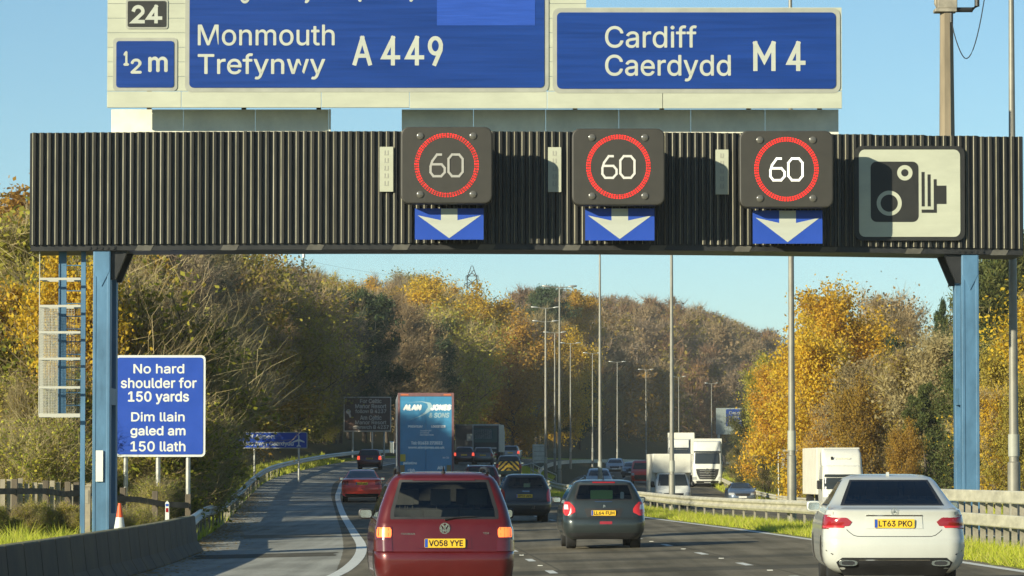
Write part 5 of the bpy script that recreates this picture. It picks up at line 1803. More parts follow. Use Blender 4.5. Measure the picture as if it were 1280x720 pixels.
for sg in (-1, 1):
    mb.tube([(sg * .60, .55, 1.47), (sg * .58, .9, 1.56), (sg * .57, 2.1, 1.53)], .03, 6)
mb.build('roof_rail', M['chrome'], t, smooth=40)
far_car('hatchback_car', 'dark hatchback with a lit brake light tucked beside the blue lorry', 580, 338, (.055, .02, .02), 'hatch', 1.50, .87, lit=True)
far_car('hatchback_car', 'grey hatchback behind the dark green lorry', 603.5, 340, (.10, .105, .10), 'hatch', 1.50, .87)
far_car('estate_car', 'silver estate car with an orange rear beyond the chevron pickup', 638, 390, (.30, .31, .30), 'hatch', 1.55, .87, lit=True)
t, b_, c = far_car('maintenance_van', 'dark green road maintenance car with yellow and black chevrons on its tail', 636, 262, (.018, .045, .045), 'hatch', 1.62, .86, cat='van')
mb = MB()
G = b_.rear([(.62, -.68, .68), (1.22, -.66, .66)], 24, 48)
M['chev_y'] = mat('chevron_yellow', (.75, .46, .04), .5)
patch(G, c, .012, mb=mb, keep=lambda i, j, n, m: int((abs((j + .5) / m - .5) * 1.36 + (i + .5) / n * .6) / .17) % 2 == 0).build('chevron_board', M['chev_y'], t)
mb = MB()
patch(G, c, .009, mb=mb).build('chevron_board', M['sign_black'], t)

# ---- blue box trailer
def box_body(t, name, x0, x1, y0, y1, z0, z1, m, bev=.03):
    return MB().box(x0, x1, y0, y1, z0, z1).build(name, m, t, bevel=bev)
P_TR = mat('trailer_blue', (.055, .26, .46), .4, noise=.12, ns=1.5, coat=.3)
P_TRS = mat('trailer_side', (.40, .44, .48), .45, noise=.1)
Z = 178.0
loc = place_pt(532.5, Z)
t = thing('articulated_lorry', 'tall blue box lorry with white haulier lettering on its rear doors', 'lorry', loc, R(2.1))
W2, HT = 1.25, 4.78
MB().box(-W2, W2, .06, 13.4, 1.0, HT - .02).build('trailer_box', P_TRS, t, bevel=.04)
mb = MB().box(-W2, -W2 + .10, 0, .058, .95, HT).box(W2 - .10, W2, 0, .058, .95, HT).box(-W2 + .101, W2 - .101, 0, .058, HT - .16, HT).box(-W2 + .101, W2 - .101, 0, .058, .95, 1.10)
mb.build('rear_frame', mat('frame_red_brown', (.20, .10, .10), .5, noise=.2), t, bevel=.01)
for a, b in ((-W2 + .105, -.006), (.006, W2 - .105)):
    MB().box(a, b, .014, .055, 1.105, HT - .165).build('rear_door', P_TR, t, bevel=.006)
mb = MB()
def tx(px): return (px - 532.5) / 28.1
def tz(py): return HT - (py - 489.5) / 28.1 - .01
for s_, a, b, c0, d0, kw in (('ALAN', 503.5, 527.5, 503.5, 511.5, dict(bold=.055, shear=.2)), ('JONES', 538, 564.5, 503.5, 511.5, dict(bold=.055, shear=.2)),
                            ('PREMIUM', 510, 528.5, 529.6, 533, dict(bold=.05)), ('LOGISTICS', 539, 557, 529.6, 533, dict(bold=.05)),
                            ('TRANSPORT', 525, 539.5, 535.6, 537.6, dict(bold=.02)), ('STORAGE', 525, 536.5, 538.2, 540.2, dict(bold=.02)), ('DISTRIBUTION', 525, 542, 540.8, 543, dict(bold=.02)),
                            ('Tel: 01633 272022', 513.5, 553.5, 549.5, 554.2, dict(bold=.05)), ('www.alanjones.co.uk', 510, 556, 555.5, 560, dict(bold=.05)),
                            ('palletline', 504, 521.5, 575, 579.5, dict(bold=.05)), ("'30", 509.5, 519, 584, 590.5, dict(bold=.05)), ('ARJ', 546.5, 556.5, 580.5, 585.3, dict(bold=.05)), ('M4 C30', 553.5, 561.5, 569, 571.5, dict(bold=.02))):
    write(mb, s_, tx(a), tx(b), tz(d0), tz(c0), .009, **kw)
M['vinyl'] = mat('white_vinyl', (.92, .92, .88), .4)
mb.build('lettering', M['vinyl'], t)
mb = MB()
write(mb, '& SONS', tx(536), tx(562), tz(520.5), tz(514), .009, bold=.03, shear=.2)
ol = [(509, 524.5), (523, 519), (531, 513.5), (535, 507), (534, 502.8), (528, 500.8), (508, 501.2), (528, 500), (538, 501.5), (541, 506), (538, 512), (529, 517.5)]
P = [(tx(a), .0105, tz(b)) for a, b in ol]
mb.add(P, [(0, 1, 11), (1, 2, 10, 11), (2, 3, 10), (3, 9, 10), (3, 4, 9), (4, 8, 9), (4, 5, 8), (5, 7, 8), (5, 6, 7)])
mb.build('pale_swoosh', mat('pale_blue_vinyl', (.36, .52, .58), .5), t)
MB().box(tx(500.5), tx(507), -.004, .010, tz(575), tz(566)).build('hazard_card', mat('card_yellow', (.7, .5, .06), .5), t)
mb = MB()
for xx in (-.95, .95): mb.box(xx - .17, xx + .17, -.006, -.0005, HT - .12, HT - .05)
mb.build('marker_light', mat('marker_orange', (.55, .16, .08), .4), t)
mb = MB()
for a, b in ((500.5, 506), (558.5, 564)): mb.box(tx(a), tx(b), .004, .0095, tz(592), tz(579.5))
mb.build('reflector_board', mat('reflector_tan', (.30, .21, .08), .5), t)
for sg in (-1, 1):
    for yy in (2.2, 3.5, 4.8):
        wheel(t, sg * 1.22, yy, .50, .36, sg, False)
    box_body(t, 'tail_light', min(sg * .55, sg * 1.1), max(sg * .55, sg * 1.1), .02, .12, .62, .78, M['red_lens'], .01)
box_body(t, 'under_run_bar', -1.2, 1.2, .2, .32, .42, .56, M['galv'], .01)
box_body(t, 'chassis', -.5, .5, .4, 13.0, .6, .98, M['plastic'], .01)
box_body(t, 'tractor_cab', -1.22, 1.22, 13.9, 16.2, .6, 3.6, mat('cab_paint', (.4, .42, .45), .4), .12)
for sg in (-1, 1):
    box_body(t, 'wing_mirror', min(sg * 1.30, sg * 1.52), max(sg * 1.30, sg * 1.52), 15.9, 16.05, 2.15, 2.75, M['chrome'], .04)
    MB().tube([(sg * 1.2, 16, 2.6), (sg * 1.4, 16, 2.65)], .03, 6).build('mirror_arm', M['plastic'], t)
    wheel(t, sg * 1.2, 15.2, .5, .32, sg, False)
    wheel(t, sg * 1.2, 14.0, .5, .32, sg, False)

# ---- dark lorries beyond
def box_lorry(label, px, Z, W2, H, L, m, panel_m, dec, roof_m=None):
    loc = place_pt(px, Z)
    t = thing('box_lorry', label, 'lorry', loc, heading(Z))
    box_body(t, 'cargo_box', -W2, W2, .03, L, .9, H, m, .04)
    mb = MB().box(-W2, -W2 + .08, 0, .028, .9, H).box(W2 - .08, W2, 0, .028, .9, H).box(-W2 + .081, W2 - .081, 0, .028, H - .14, H)
    mb.build('rear_frame', roof_m or M['galv'], t, bevel=.01)
    MB().box(-W2 + .085, W2 - .085, .008, .027, .95, H - .145).build('rear_door', panel_m, t)
    for nm, x0, x1, z0, z1, mm in dec:
        MB().prism_y(rrect(x0, x1, z0, z1, .08), -.004, .006).build(nm, mm, t)
    box_body(t, 'chassis', -.5, .5, .3, L, .55, .89, M['plastic'], .01)
    box_body(t, 'cab', -W2 + .05, W2 - .05, L + .25, L + 2.2, .6, H * .86, m, .12)
    for sg in (-1, 1):
        wheel(t, sg * (W2 - .03), 1.9, .48, .34, sg, False)
        wheel(t, sg * (W2 - .03), L + 1.1, .48, .3, sg, False)
        box_body(t, 'tail_light', min(sg * .5, sg * 1.05), max(sg * .5, sg * 1.05), .0, .1, .62, .76, M['red_lens'], .01)
    return t
P_DT = mat('dark_teal', (.022, .038, .036), .45, noise=.2)
box_lorry('dark teal lorry with a white rounded poster on its rear, far ahead', 607.5, 372, 1.25, 3.5, 8.5, mat('lorry_grey_green', (.15, .17, .16), .5, noise=.2), P_DT,
          [('poster', -1.05, .55, 2.15, 3.0, mat('poster_white', (.42, .46, .44), .5)), ('teal_panel', -1.1, 1.05, 1.8, 3.1, mat('teal_panel', (.04, .10, .09), .4)), ('light_bar', -1.0, 1.0, 1.2, 1.34, M['galv'])], M['galv'])
box_lorry('black lorry with a small grey panel, mostly hidden behind the blue lorry', 584, 412, 1.25, 3.6, 8.5, M['black_steel'], M['plastic'],
          [('grey_panel', -.05, .75, 1.9, 2.6, mat('grey_panel', (.20, .22, .21), .5))], mat('dark_frame', (.06, .075, .07), .5))

# ---- vehicles coming the other way
def facing(px, Z, L):
    rz = heading(Z) + math.pi
    f = place_pt(px, Z, True)
    return f - Matrix.Rotation(rz, 3, 'Z') @ Vector((0, L, 0)), rz
P_TRUCK = paint('truck_white', (.72, .72, .66), 0, .4, .06)
P_BOX = mat('box_white', (.72, .70, .60), .5, noise=.08, ns=1.5)
def cab_truck(name, label, px, Z, W2, Hc, Hb, Lb, star=False, deflector=False, cat='lorry'):
    """box body y 0..Lb, cab in front; H: cab and box heights"""
    Lc = 2.25
    L = Lb + .35 + Lc
    loc, rz = facing(px, Z, L)
    t = thing(name, label, cat, loc, rz)
    box_body(t, 'cargo_box', -W2, W2, 0, Lb, .95, Hb, P_BOX, .035)
    box_body(t, 'chassis', -.5, .5, .3, L - .6, .5, .94, M['plastic'], .01)
    y0 = Lb + .35
    w_ = W2 - .03
    rows = [(.30, w_ * .93, y0 + .1, L - .10, .1, .22, 0), (.45, w_ * .98, y0, L - .02, .1, .24, 0), (.85, w_, y0, L, .1, .26, 0), (1.5, w_, y0, L - .03, .1, .26, 0), (Hc * .50, w_, y0, L - .08, .1, .26, 0), (Hc * .72, w_ * .985, y0, L - .25, .1, .28, 0),
            (Hc * .80, w_ * .97, y0 + .02, L - .34, .1, .3, 0)]
    if deflector:
        rows += [(Hc, w_ * .93, y0 + .05, L - .65, .1, .3, 0)]
    else:
        rows += [(Hc * .97, w_ * .95, y0 + .04, L - .50, .1, .3, 0), (Hc, w_ * .88, y0 + .15, L - .75, .1, .3, 0)]
    body = Body(rows)
    c = Vector((0, y0 + 1, Hc * .5))
    body.shell().build('cab', P_TRUCK, t, smooth=35)
    fp = lambda nm, r, m, off=.012: patch(body.rear(r, 4, 12, True), c, off).build(nm, M[m] if isinstance(m, str) else m, t, smooth=60)
    zw0, zw1 = Hc * .50, Hc * .735
    fp('windscreen', [(zw0, -w_ * .98, w_ * .98), (zw1, -w_ * .95, w_ * .95)], 'dark_glass')
    fp('sun_visor', [(zw1 + .02, -w_ * .9, w_ * .9), (zw1 + .14, -w_ * .88, w_ * .88)], 'dark_glass', .10)
    fp('grille', [(.62, -w_ * .52, w_ * .52), (Hc * .28, -w_ * .70, w_ * .70), (Hc * .39, -w_ * .76, w_ * .76)], 'plastic')
    mb = MB()
    for k in range(4):
        z = .75 + (Hc * .36 - .75) * k / 3
        patch(body.rear([(z - .015, -w_ * .5, w_ * .5), (z + .015, -w_ * .52, w_ * .52)], 2, 8, True), c, .03, mb=mb)
    mb.build('grille_bar', M['rust_post'] if not star else M['galv'], t, smooth=50)
    fp('bumper', [(.32, -w_ * .72, w_ * .72), (.50, -w_ * .75, w_ * .75)], 'plastic')
    for sg in (-1, 1):
        patch(body.rear([(.60, sg * w_ * .66, sg * w_ * 1.02), (.84, sg * w_ * .74, sg * w_ * 1.08)], 3, 6, True), c, .015).build('headlight', M['head'], t, smooth=50)
        box_body(t, 'wing_mirror', min(sg * (W2 + .04), sg * (W2 + .24)), max(sg * (W2 + .04), sg * (W2 + .24)), L - .55, L - .40, Hc * .50, Hc * .68, M['plastic'], .03)
        MB().tube([(sg * (W2 - .1), L - .5, Hc * .7), (sg * (W2 + .12), L - .46, Hc * .7)], .025, 6).build('mirror_arm', M['plastic'], t)
        wheel(t, sg * (W2 - .05), y0 + .95, .48, .3, sg)
        wheel(t, sg * (W2 - .05), 1.6, .48, .34, sg)
        G = [[Vector((sg * body.par(z)[0], y0 + .75 + .95 * u, z)) for u in (0, .5, 1)] for z in (Hc * .50, Hc * .6, Hc * .70)]
        patch(G, c, .006).build('side_window', M['dark_glass'], t)
    plate(t, (0, .42), None, L + .012, True, front=True)
    if star:
        by = body.walk(Hc * .345, 0, True).y + .06
        mb = MB()
        annulus(mb, 0, Hc * .345, .17, .21, by, 28)
        for k in range(3):
            a = math.pi / 2 + 2 * math.pi * k / 3
            T = Vector((.18 * math.cos(a), 0, .18 * math.sin(a))); n_ = Vector((-math.sin(a), 0, math.cos(a))) * .035
            O = Vector((0, by, Hc * .345))
            mb.add([O - n_, O + T, O + n_], [(0, 1, 2)])
        mb.build('badge', M['chrome'], t)
    return t, body
t, b_ = cab_truck('lorry', 'big white lorry with a dark grille and three-pointed star facing the camera', 884, 325, 1.25, 3.75, 3.95, 12.5, star=True)
t, b_ = cab_truck('lorry', 'white lorry half hidden behind the white box van and the star-badged lorry', 851, 372, 1.25, 3.7, 4.3, 12.5)
t, b_ = cab_truck('lorry', 'cream white box lorry with a roof deflector beside the golden trees', 1055, 208, 1.14, 2.50, 3.42, 6.4, deflector=False)
# roof deflector of the cream lorry
L = b_.L
rows = [(2.46, 1.06, L - 1.9, L - .75, .1, .25, 0), (2.7, 1.07, L - 1.9, L - .85, .1, .25, 0), (3.1, 1.05, L - 1.9, L - 1.1, .1, .22, 0), (3.36, .98, L - 1.9, L - 1.5, .1, .15, 0)]
bd = Body(rows)
bd.shell().build('roof_deflector', P_TRUCK, t, smooth=35)
mb = MB()
y = bd.walk(2.82, 0, True).y + .03
write(mb, 'Continental', -.42, .40, 2.80, 2.92, y + .01, bold=.03, flip=True)
mb.build('lettering', M['backing'], t)
MB().prism_y([(.48, 2.78), (.60, 2.78), (.60, 2.94), (.48, 2.94)], y, y + .01).build('emblem', M['sign_black'], t)
# box van
L = 6.4
loc, rz = facing(842, 222, L)
t = thing('box_van', 'white box van with its cargo box above a dark windscreen behind the barrier', 'van', loc, rz)
box_body(t, 'cargo_box', -1.08, 1.08, 0, 4.2, .7, 3.05, P_BOX, .03)
box_body(t, 'over_cab_box', -1.08, 1.08, 4.203, 5.15, 1.98, 3.05, P_BOX, .05)
rows = [(.28, .86, 4.21, L - .10, .05, .3, 0), (.42, .96, 4.21, L - .02, .05, .35, 0), (.8, .98, 4.21, L, .05, .35, 0), (1.05, .98, 4.21, L - .15, .05, .35, 0), (1.22, .97, 4.21, L - .45, .05, .3, 0), (1.6, .92, 4.21, L - .85, .05, .3, 0), (1.97, .84, 4.21, L - 1.2, .05, .3, 0)]
vb = Body(rows)
vb.shell().build('cab', P_TRUCK, t, smooth=35)
c = Vector((0, 5, 1))
patch(vb.rear([(1.27, -.86, .86), (1.90, -.74, .74)], 4, 10, True), c, .01).build('windscreen', M['dark_glass'], t, smooth=60)
patch(vb.rear([(.60, -.5, .5), (.86, -.55, .55)], 4, 10, True), c, .01).build('grille', M['plastic'], t, smooth=60)
patch(vb.rear([(.30, -.7, .7), (.48, -.8, .8)], 4, 10, True), c, .01).build('bumper', M['plastic'], t, smooth=60)
for sg in (-1, 1):
    patch(vb.rear([(.64, sg * .62, sg * 1.0), (.9, sg * .66, sg * 1.05)], 3, 6, True), c, .012).build('headlight', M['head'], t, smooth=50)
    mirror(t, sg * .98, L - 1.0, 1.35, sg, M['plastic'], (.22, .14, .34))
    wheel(t, sg * .96, 5.35, .34, .22, sg); wheel(t, sg * 1.0, 1.1, .34, .22, sg)
    G = [[Vector((sg * vb.par(z)[0], 4.45 + .8 * u, z)) for u in (0, .5, 1)] for z in (1.25, 1.5, 1.8)]
    patch(G, c, .006).build('side_window', M['dark_glass'], t)
plate(t, (0, .54), None, L + .012, True, front=True)
# red van
L = 4.9
loc, rz = facing(803, 330, L)
t = thing('red_van', 'bright red van coming the other way beside the white box van', 'van', loc, rz)
P_RV = paint('red_van_paint', (.60, .035, .02), 0, .4)
rows = [(.25, .86, .1, L - .1, .1, .3, 0), (.4, .94, 0, L - .02, .1, .35, 0), (.8, .96, 0, L, .1, .35, 0), (1.05, .95, 0, L - .25, .1, .35, 0), (1.2, .93, 0, L - .75, .1, .3, 0), (1.6, .88, 0, L - 1.2, .1, .3, 0), (1.85, .82, .03, L - 1.6, .1, .3, 0), (1.95, .70, .15, L - 1.9, .1, .3, 0)]
vb = Body(rows)
vb.shell().build('body', P_RV, t, smooth=35)
c = Vector((0, 2.4, 1))
for nm, r, m in (('windscreen', [(1.22, -.80, .80), (1.74, -.66, .66)], 'dark_glass'), ('grille', [(.34, -.80, .80), (.74, -.62, .62)], 'plastic')):
    patch(vb.rear(r, 4, 10, True), c, .01).build(nm, M[m], t, smooth=60)
for sg in (-1, 1):
    patch(vb.rear([(.70, sg * .66, sg * 1.0), (.9, sg * .7, sg * 1.05)], 3, 6, True), c, .012).build('headlight', M['head'], t, smooth=50)
    mirror(t, sg * .94, L - 1.1, 1.25, sg, M['plastic'])
    wheel(t, sg * .93, L - .9, .33, .22, sg); wheel(t, sg * .93, .9, .33, .22, sg)
plate(t, (0, .5), None, L + .012, True, front=True)
far_car('off_road_car', 'silver off-road car facing the camera behind the lamp post', 749, 282, (.42, .43, .42), 'hatch', 1.80, .95, opp=True, metal=.5)
far_car('hatchback_car', 'silver car with a roof light, furthest of the oncoming cars', 768, 395, (.34, .36, .36), 'hatch', 1.60, .90, opp=True, metal=.5)
far_car('hatchback_car', 'dark grey oncoming car close by the red van', 789, 365, (.12, .13, .135), 'hatch', 1.50, .88, opp=True, metal=.4)
far_car('saloon_car', 'blue grey car of which only the roof shows over the barrier', 928, 255, (.12, .16, .22), 'saloon', 1.45, .90, opp=True, metal=.4)
# ------------------------------------------------------------------ trees and shrubs
def skeleton(r, H, W, n_limb, base=.2, up=.6, sub=5, crown='round', trunk_r=.16, lean=.04):
    """trunk and branch polylines, and a cloud of twig seats (point, direction, size)"""
    lines, seats_ = [], []
    tp = [np.array([lean * H * math.sin(k * 1.1) * k / 6, lean * H * math.cos(k * 1.7) * k / 6 * .7, H * .93 * k / 6]) for k in range(7)]
    lines.append((tp, [trunk_r * (1 - .88 * k / 6) for k in range(7)], 0))
    def on_trunk(t):
        f = t * 6
        i = min(int(f), 5)
        return tp[i] + (tp[i + 1] - tp[i]) * (f - i)
    for i in range(n_limb):
        t = base + (1 - base) * ((i + r.random() * .8) / n_limb) ** .9
        t = min(t, .985)
        az = i * 2.4 + r.normal(0, .35)
        if crown == 'round': l = W * (.35 + .75 * math.sin(math.pi * min(1, max(.0, (t - base) / (1 - base) * .78 + .22))))
        elif crown == 'cone': l = W * (1.12 - (t - base) / (1 - base)) ** .8
        elif crown == 'flame': l = W * (.45 + .6 * math.sin(math.pi * (.15 + .75 * (t - base) / (1 - base))))
        else: l = W * (.6 + .4 * r.random())
        l *= r.uniform(.7, 1.2)
        el = up + (t - .5) * .7 + r.normal(0, .15)
        p = on_trunk(t)
        d = np.array([math.cos(az) * math.cos(el), math.sin(az) * math.cos(el), math.sin(el)])
        P = [p]
        for k in range(4):
            d = d + np.array([r.normal(0, .14), r.normal(0, .14), (.10 if crown != 'cone' else -.03) + r.normal(0, .08)])
            d /= np.linalg.norm(d)
            P.append(P[-1] + d * l / 4)
        r0 = trunk_r * .42 * (1 - t * .6)
        lines.append((P, [r0 * (1 - .8 * k / 4) for k in range(5)], 1))
        for k in range(sub):
            f = r.uniform(.8, 4)
            j = min(int(f), 3)
            q = P[j] + (P[j + 1] - P[j]) * (f - j)
            dd = (P[j + 1] - P[j]) / np.linalg.norm(P[j + 1] - P[j]) + r.normal(0, .65, 3)
            dd[2] += .35 if crown != 'cone' else 0
            dd /= np.linalg.norm(dd)
            sl = l * r.uniform(.25, .5)
            q2 = q + dd * sl * .5 + r.normal(0, .05 * sl, 3)
            q3 = q2 + (dd + r.normal(0, .25, 3)) * sl * .5
            lines.append(([q, q2, q3], [r0 * .35, r0 * .22, r0 * .08], 2))
            for tt in np.linspace(.1, 1, 6):
                s_ = q + (q2 - q) * tt * 2 if tt < .5 else q2 + (q3 - q2) * (tt - .5) * 2
                seats_.append((s_, dd, sl))
        for tt in np.linspace(1.2, 4, 5):
            j = min(int(tt), 3)
            seats_.append((P[j] + (P[j + 1] - P[j]) * (tt - j), d, l * .3))
    for tt in np.linspace(.8, 1, 5):
        seats_.append((on_trunk(tt), np.array([0, 0, 1.]), W * .2))
    return lines, seats_

def wood_mesh(lines, name, m, maxlevel=2):
    mb = MB()
    for P, rad, lv in lines:
        if lv > maxlevel: continue
        mb.tube(P, [max(x, .008) for x in rad], (7, 5, 3)[lv], caps=False)
    me = bpy.data.meshes.new(name)
    me.from_pydata([tuple(v) for v in mb.v], [], mb.f)
    me.materials.append(m)
    me.polygons.foreach_set('use_smooth', [True] * len(me.polygons))
    me.update()
    return me

def twigs(r, seats_, n, L, wd, spread=.7, up=.25):
    """fine tapering twigs: one long triangle and a side shoot each"""
    idx = r.integers(0, len(seats_), n)
    p = np.array([seats_[i][0] for i in idx]) + r.normal(0, .12, (n, 3))
    d = np.array([seats_[i][1] for i in idx]) + r.normal(0, spread, (n, 3))
    d[:, 2] += up
    d /= np.linalg.norm(d, axis=1)[:, None]
    l = L * (.45 + .9 * r.random(n))
    s = np.cross(d, r.normal(0, 1, (n, 3)))
    s /= np.linalg.norm(s, axis=1)[:, None] + 1e-9
    a = p - s * wd / 2
    b = p + s * wd / 2
    bend = r.normal(0, .12, (n, 3)) * l[:, None]
    mid = p + d * l[:, None] * .5 + bend
    c = p + d * l[:, None]
    V = np.stack([a, b, mid + s * wd * .35, c, mid - s * wd * .35], 1)          # kinked blade of three triangles
    F = np.array([[0, 1, 2], [0, 2, 4], [4, 2, 3]])
    f = (np.arange(n)[:, None, None] * 5 + F[None]).reshape(-1, 3)
    return V.reshape(-1, 3), f
def leaves(r, seats_, n, size, spread, flat=.0, long=1.5):
    idx = r.integers(0, len(seats_), n)
    p = np.array([seats_[i][0] for i in idx])
    sl = np.array([seats_[i][2] for i in idx])
    p = p + r.normal(0, 1, (n, 3)) * spread * (.4 + .6 * np.minimum(sl, 1.5))[:, None]
    s = size * (.6 + .8 * r.random(n))
    u = r.normal(0, 1, (n, 3)); u /= np.linalg.norm(u, axis=1)[:, None]
    q = r.normal(0, 1, (n, 3)); q[:, 2] *= 1 - flat
    v = np.cross(u, q); v /= np.linalg.norm(v, axis=1)[:, None] + 1e-9
    a, b = u * (s * long / 2)[:, None], v * (s / 2)[:, None]
    V = np.stack([p - a, p + b - a * .15, p + a, p - b - a * .15], 1)
    F = np.array([[0, 1, 2], [0, 2, 3]])
    f = (np.arange(n)[:, None, None] * 4 + F[None]).reshape(-1, 3)
    return V.reshape(-1, 3), f
def join(parts):
    V, F, K = [], [], []
    o = 0
    for k, (v, f) in enumerate(parts):
        V.append(v); F.append(f + o); K.append(np.full(len(f), k)); o += len(v)
    return np.concatenate(V), np.concatenate(F), np.concatenate(K)
def arr_mesh(name, V, F, K, mats):
    o = raw_mesh(name, V, F, mats, mis=K)
    me = o.data
    bpy.data.objects.remove(o)
    return me

KIND = {}
def proto(key, name, seed, H, W, n_limb, sub, n_twig, n_leaf, twig=(1.0, .03), leaf=(.2, .35), bark='bark', tw='tw_grey', lf='lf_olive', flat=0, long=1.5, tspread=.7, tup=.25, **kw):
    r = np.random.default_rng(seed)
    lines, st = skeleton(r, H, W, n_limb, sub=sub, **kw)
    trunk = wood_mesh(lines, 'trunk', M[bark])
    parts = []
    if n_twig: parts.append(twigs(r, st, n_twig, twig[0], twig[1], tspread, tup))
    if n_leaf: parts.append(leaves(r, st, n_leaf, leaf[0], leaf[1], flat, long))
    V, F, K = join(parts)
    if not n_twig: K = K + 1
    crown = arr_mesh('crown', V, F, K, [M[tw], M[lf]])
    KIND[key] = (name, trunk, crown, H)
proto('bare1', 'bare_tree', 11, 11, 3.6, 26, 6, 10500, 1500, (.85, .024), (.12, .4), base=.16, up=.75, tup=.4)
proto('bare2', 'bare_tree', 12, 12, 3.2, 24, 6, 10500, 2200, (.85, .024), (.12, .4), base=.22, up=.8, tup=.45)
proto('bare3', 'bare_tree', 13, 9.5, 4.0, 28, 6, 11500, 1300, (.8, .024), (.12, .4), base=.10, up=.7, tup=.45)
proto('half1', 'half_bare_tree', 14, 10.5, 3.6, 26, 6, 8000, 8500, (.8, .024), (.13, .42), base=.14, up=.65)
proto('half2', 'half_bare_tree', 15, 9.0, 3.8, 26, 6, 8000, 10000, (.8, .024), (.13, .45), base=.10, up=.6)
proto('leafy1', 'leafy_tree', 16, 11, 3.6, 28, 7, 2500, 26000, (.7, .022), (.13, .36), base=.12, up=.55)
proto('leafy2', 'leafy_tree', 17, 9.5, 3.4, 26, 7, 2500, 24000, (.7, .022), (.13, .38), base=.08, up=.5, crown='flame')
proto('leafy3', 'leafy_tree', 27, 12.5, 3.9, 32, 7, 2800, 32000, (.7, .022), (.13, .34), base=.10, up=.6, crown='flame')
proto('pine1', 'pine_tree', 18, 13, 3.0, 34, 7, 0, 32000, leaf=(.085, .26), base=.22, up=.18, crown='flame', bark='bark', lf='lf_pine', long=4.0, trunk_r=.2)
proto('pine2', 'pine_tree', 19, 11, 2.8, 36, 7, 0, 32000, leaf=(.08, .24), base=.08, up=.05, crown='cone', bark='bark', lf='lf_pine', long=4.0)
proto('bush1', 'scrub_bush', 20, 2.7, 1.4, 26, 6, 2500, 11000, (.6, .010), (.06, .20), base=.03, up=.75, crown='wild', trunk_r=.05, tw='tw_olive', lf='lf_bramble')
proto('bush2', 'scrub_bush', 21, 2.1, 1.5, 26, 6, 4200, 7500, (.7, .010), (.055, .20), base=.02, up=.85, crown='wild', trunk_r=.04, tw='stalks', lf='lf_bramble', tup=.6)
proto('bush3', 'scrub_bush', 22, 3.6, 1.2, 26, 6, 6500, 5500, (1.0, .012), (.06, .25), base=.02, up=1.0, crown='wild', trunk_r=.05, tw='stalks', lf='lf_olive', tup=.8, tspread=.45)
counts = {}
SKY_X = [-100, 0, 60, 160, 265, 330, 360, 400, 420, 440, 470, 500, 530, 560, 590, 620, 650, 680, 720, 760, 800, 840, 880, 920, 950, 985, 1000, 1030, 1060, 1085, 1100, 1130, 1150, 1185, 1200, 1225, 1400]
SKY_Y = [285, 285, 295, 308, 316, 322, 338, 352, 366, 362, 352, 346, 346, 355, 357, 357, 366, 364, 373, 375, 379, 377, 388, 400, 409, 418, 405, 385, 390, 405, 400, 402, 425, 425, 380, 320, 305]
def under_sky(px, Z, d, h, slack):
    """a height that keeps the tree's top below the photographed skyline"""
    return min(h, at(px, np.interp(px, SKY_X, SKY_Y) + slack, Z).z - float(ground(Z, d)))
def tree(key, Z, d, h=None, lab=None, grp=None, lf=None, tw=None, wide=1.0, dz=0, rz=None, cat='tree', name=None, rnd=random.Random(5)):
    nm, trunk, crown, H = KIND[key]
    k = (h or H) / H
    t = thing(name or nm, lab, cat, spot(Z, d, dz - .1), rnd.uniform(0, 6.28) if rz is None else rz, grp)
    t.scale = (k * wide, k * wide, k)
    a = bpy.data.objects.new('trunk' if cat == 'tree' else 'stems', trunk); COL.objects.link(a); a.parent = t
    b = bpy.data.objects.new('crown' if cat == 'tree' else 'foliage', crown); COL.objects.link(b); b.parent = t
    for i, m in ((0, tw), (1, lf)):
        if m and i < len(b.material_slots):
            b.material_slots[i].link = 'OBJECT'
            b.material_slots[i].material = M[m]
    counts[nm] = counts.get(nm, 0) + 1
    return t

rt = random.Random(21)
def wood(Z0, Z1, d0, d1, step, mix, hrange, grp, labels, skip=None, jitter=.4, vis=True):
    """trees on a jittered lattice; mix: list of (weight, key, leaves, twigs)"""
    n = 0
    Z = Z0
    row = 0
    while Z < Z1:
        d = d0
        while d > d1:
            zz = Z + rt.uniform(-jitter, jitter) * step
            dd = d + rt.uniform(-jitter, jitter) * step + (step / 2 if row % 2 else 0)
            dd = min(dd, d0)
            x = float(XC(zz) + dd)
            px = 640 + FPX * x / zz
            d -= step * (1 + .012 * (abs(d) - 20))
            if px < -60 or px > 1340: continue
            if skip and skip(zz, dd, px): continue
            q = rt.random() * sum(m[0] for m in mix)
            for wgt, key, lf, tw in mix:
                q -= wgt
                if q <= 0: break
            hh = under_sky(px, zz, dd, rt.uniform(*hrange), rt.uniform(-3, 10))
            if hh < 4.5: continue
            tree(key, zz, dd, hh, labels(key, lf), grp(key, lf), lf, tw, rt.uniform(.9, 1.25), rnd=rt)
            n += 1
        Z += step
        row += 1
    return n
WORD = {'lf_gold': 'golden', 'lf_orange': 'orange', 'lf_olive': 'olive', 'lf_tan': 'tan', 'lf_green': 'green', 'lf_pine': 'dark'}
def namer(where):
    def lab(key, lf):
        if key.startswith('bare'): return 'bare twiggy tree among many in the wood ' + where
        if key.startswith('half'): return 'half bare ' + WORD.get(lf, 'olive') + ' tree in the wood ' + where
        if key.startswith('pine'): return 'dark evergreen in the wood ' + where
        return WORD.get(lf, 'leafy') + ' leaved tree in the wood ' + where
    def grp(key, lf):
        return {'bare': 'bare trees', 'half': 'half bare ' + WORD.get(lf, 'olive') + ' trees', 'pine': 'evergreens'}.get(key[:4], WORD.get(lf, '') + ' leaved trees') + ' ' + where
    return lab, grp
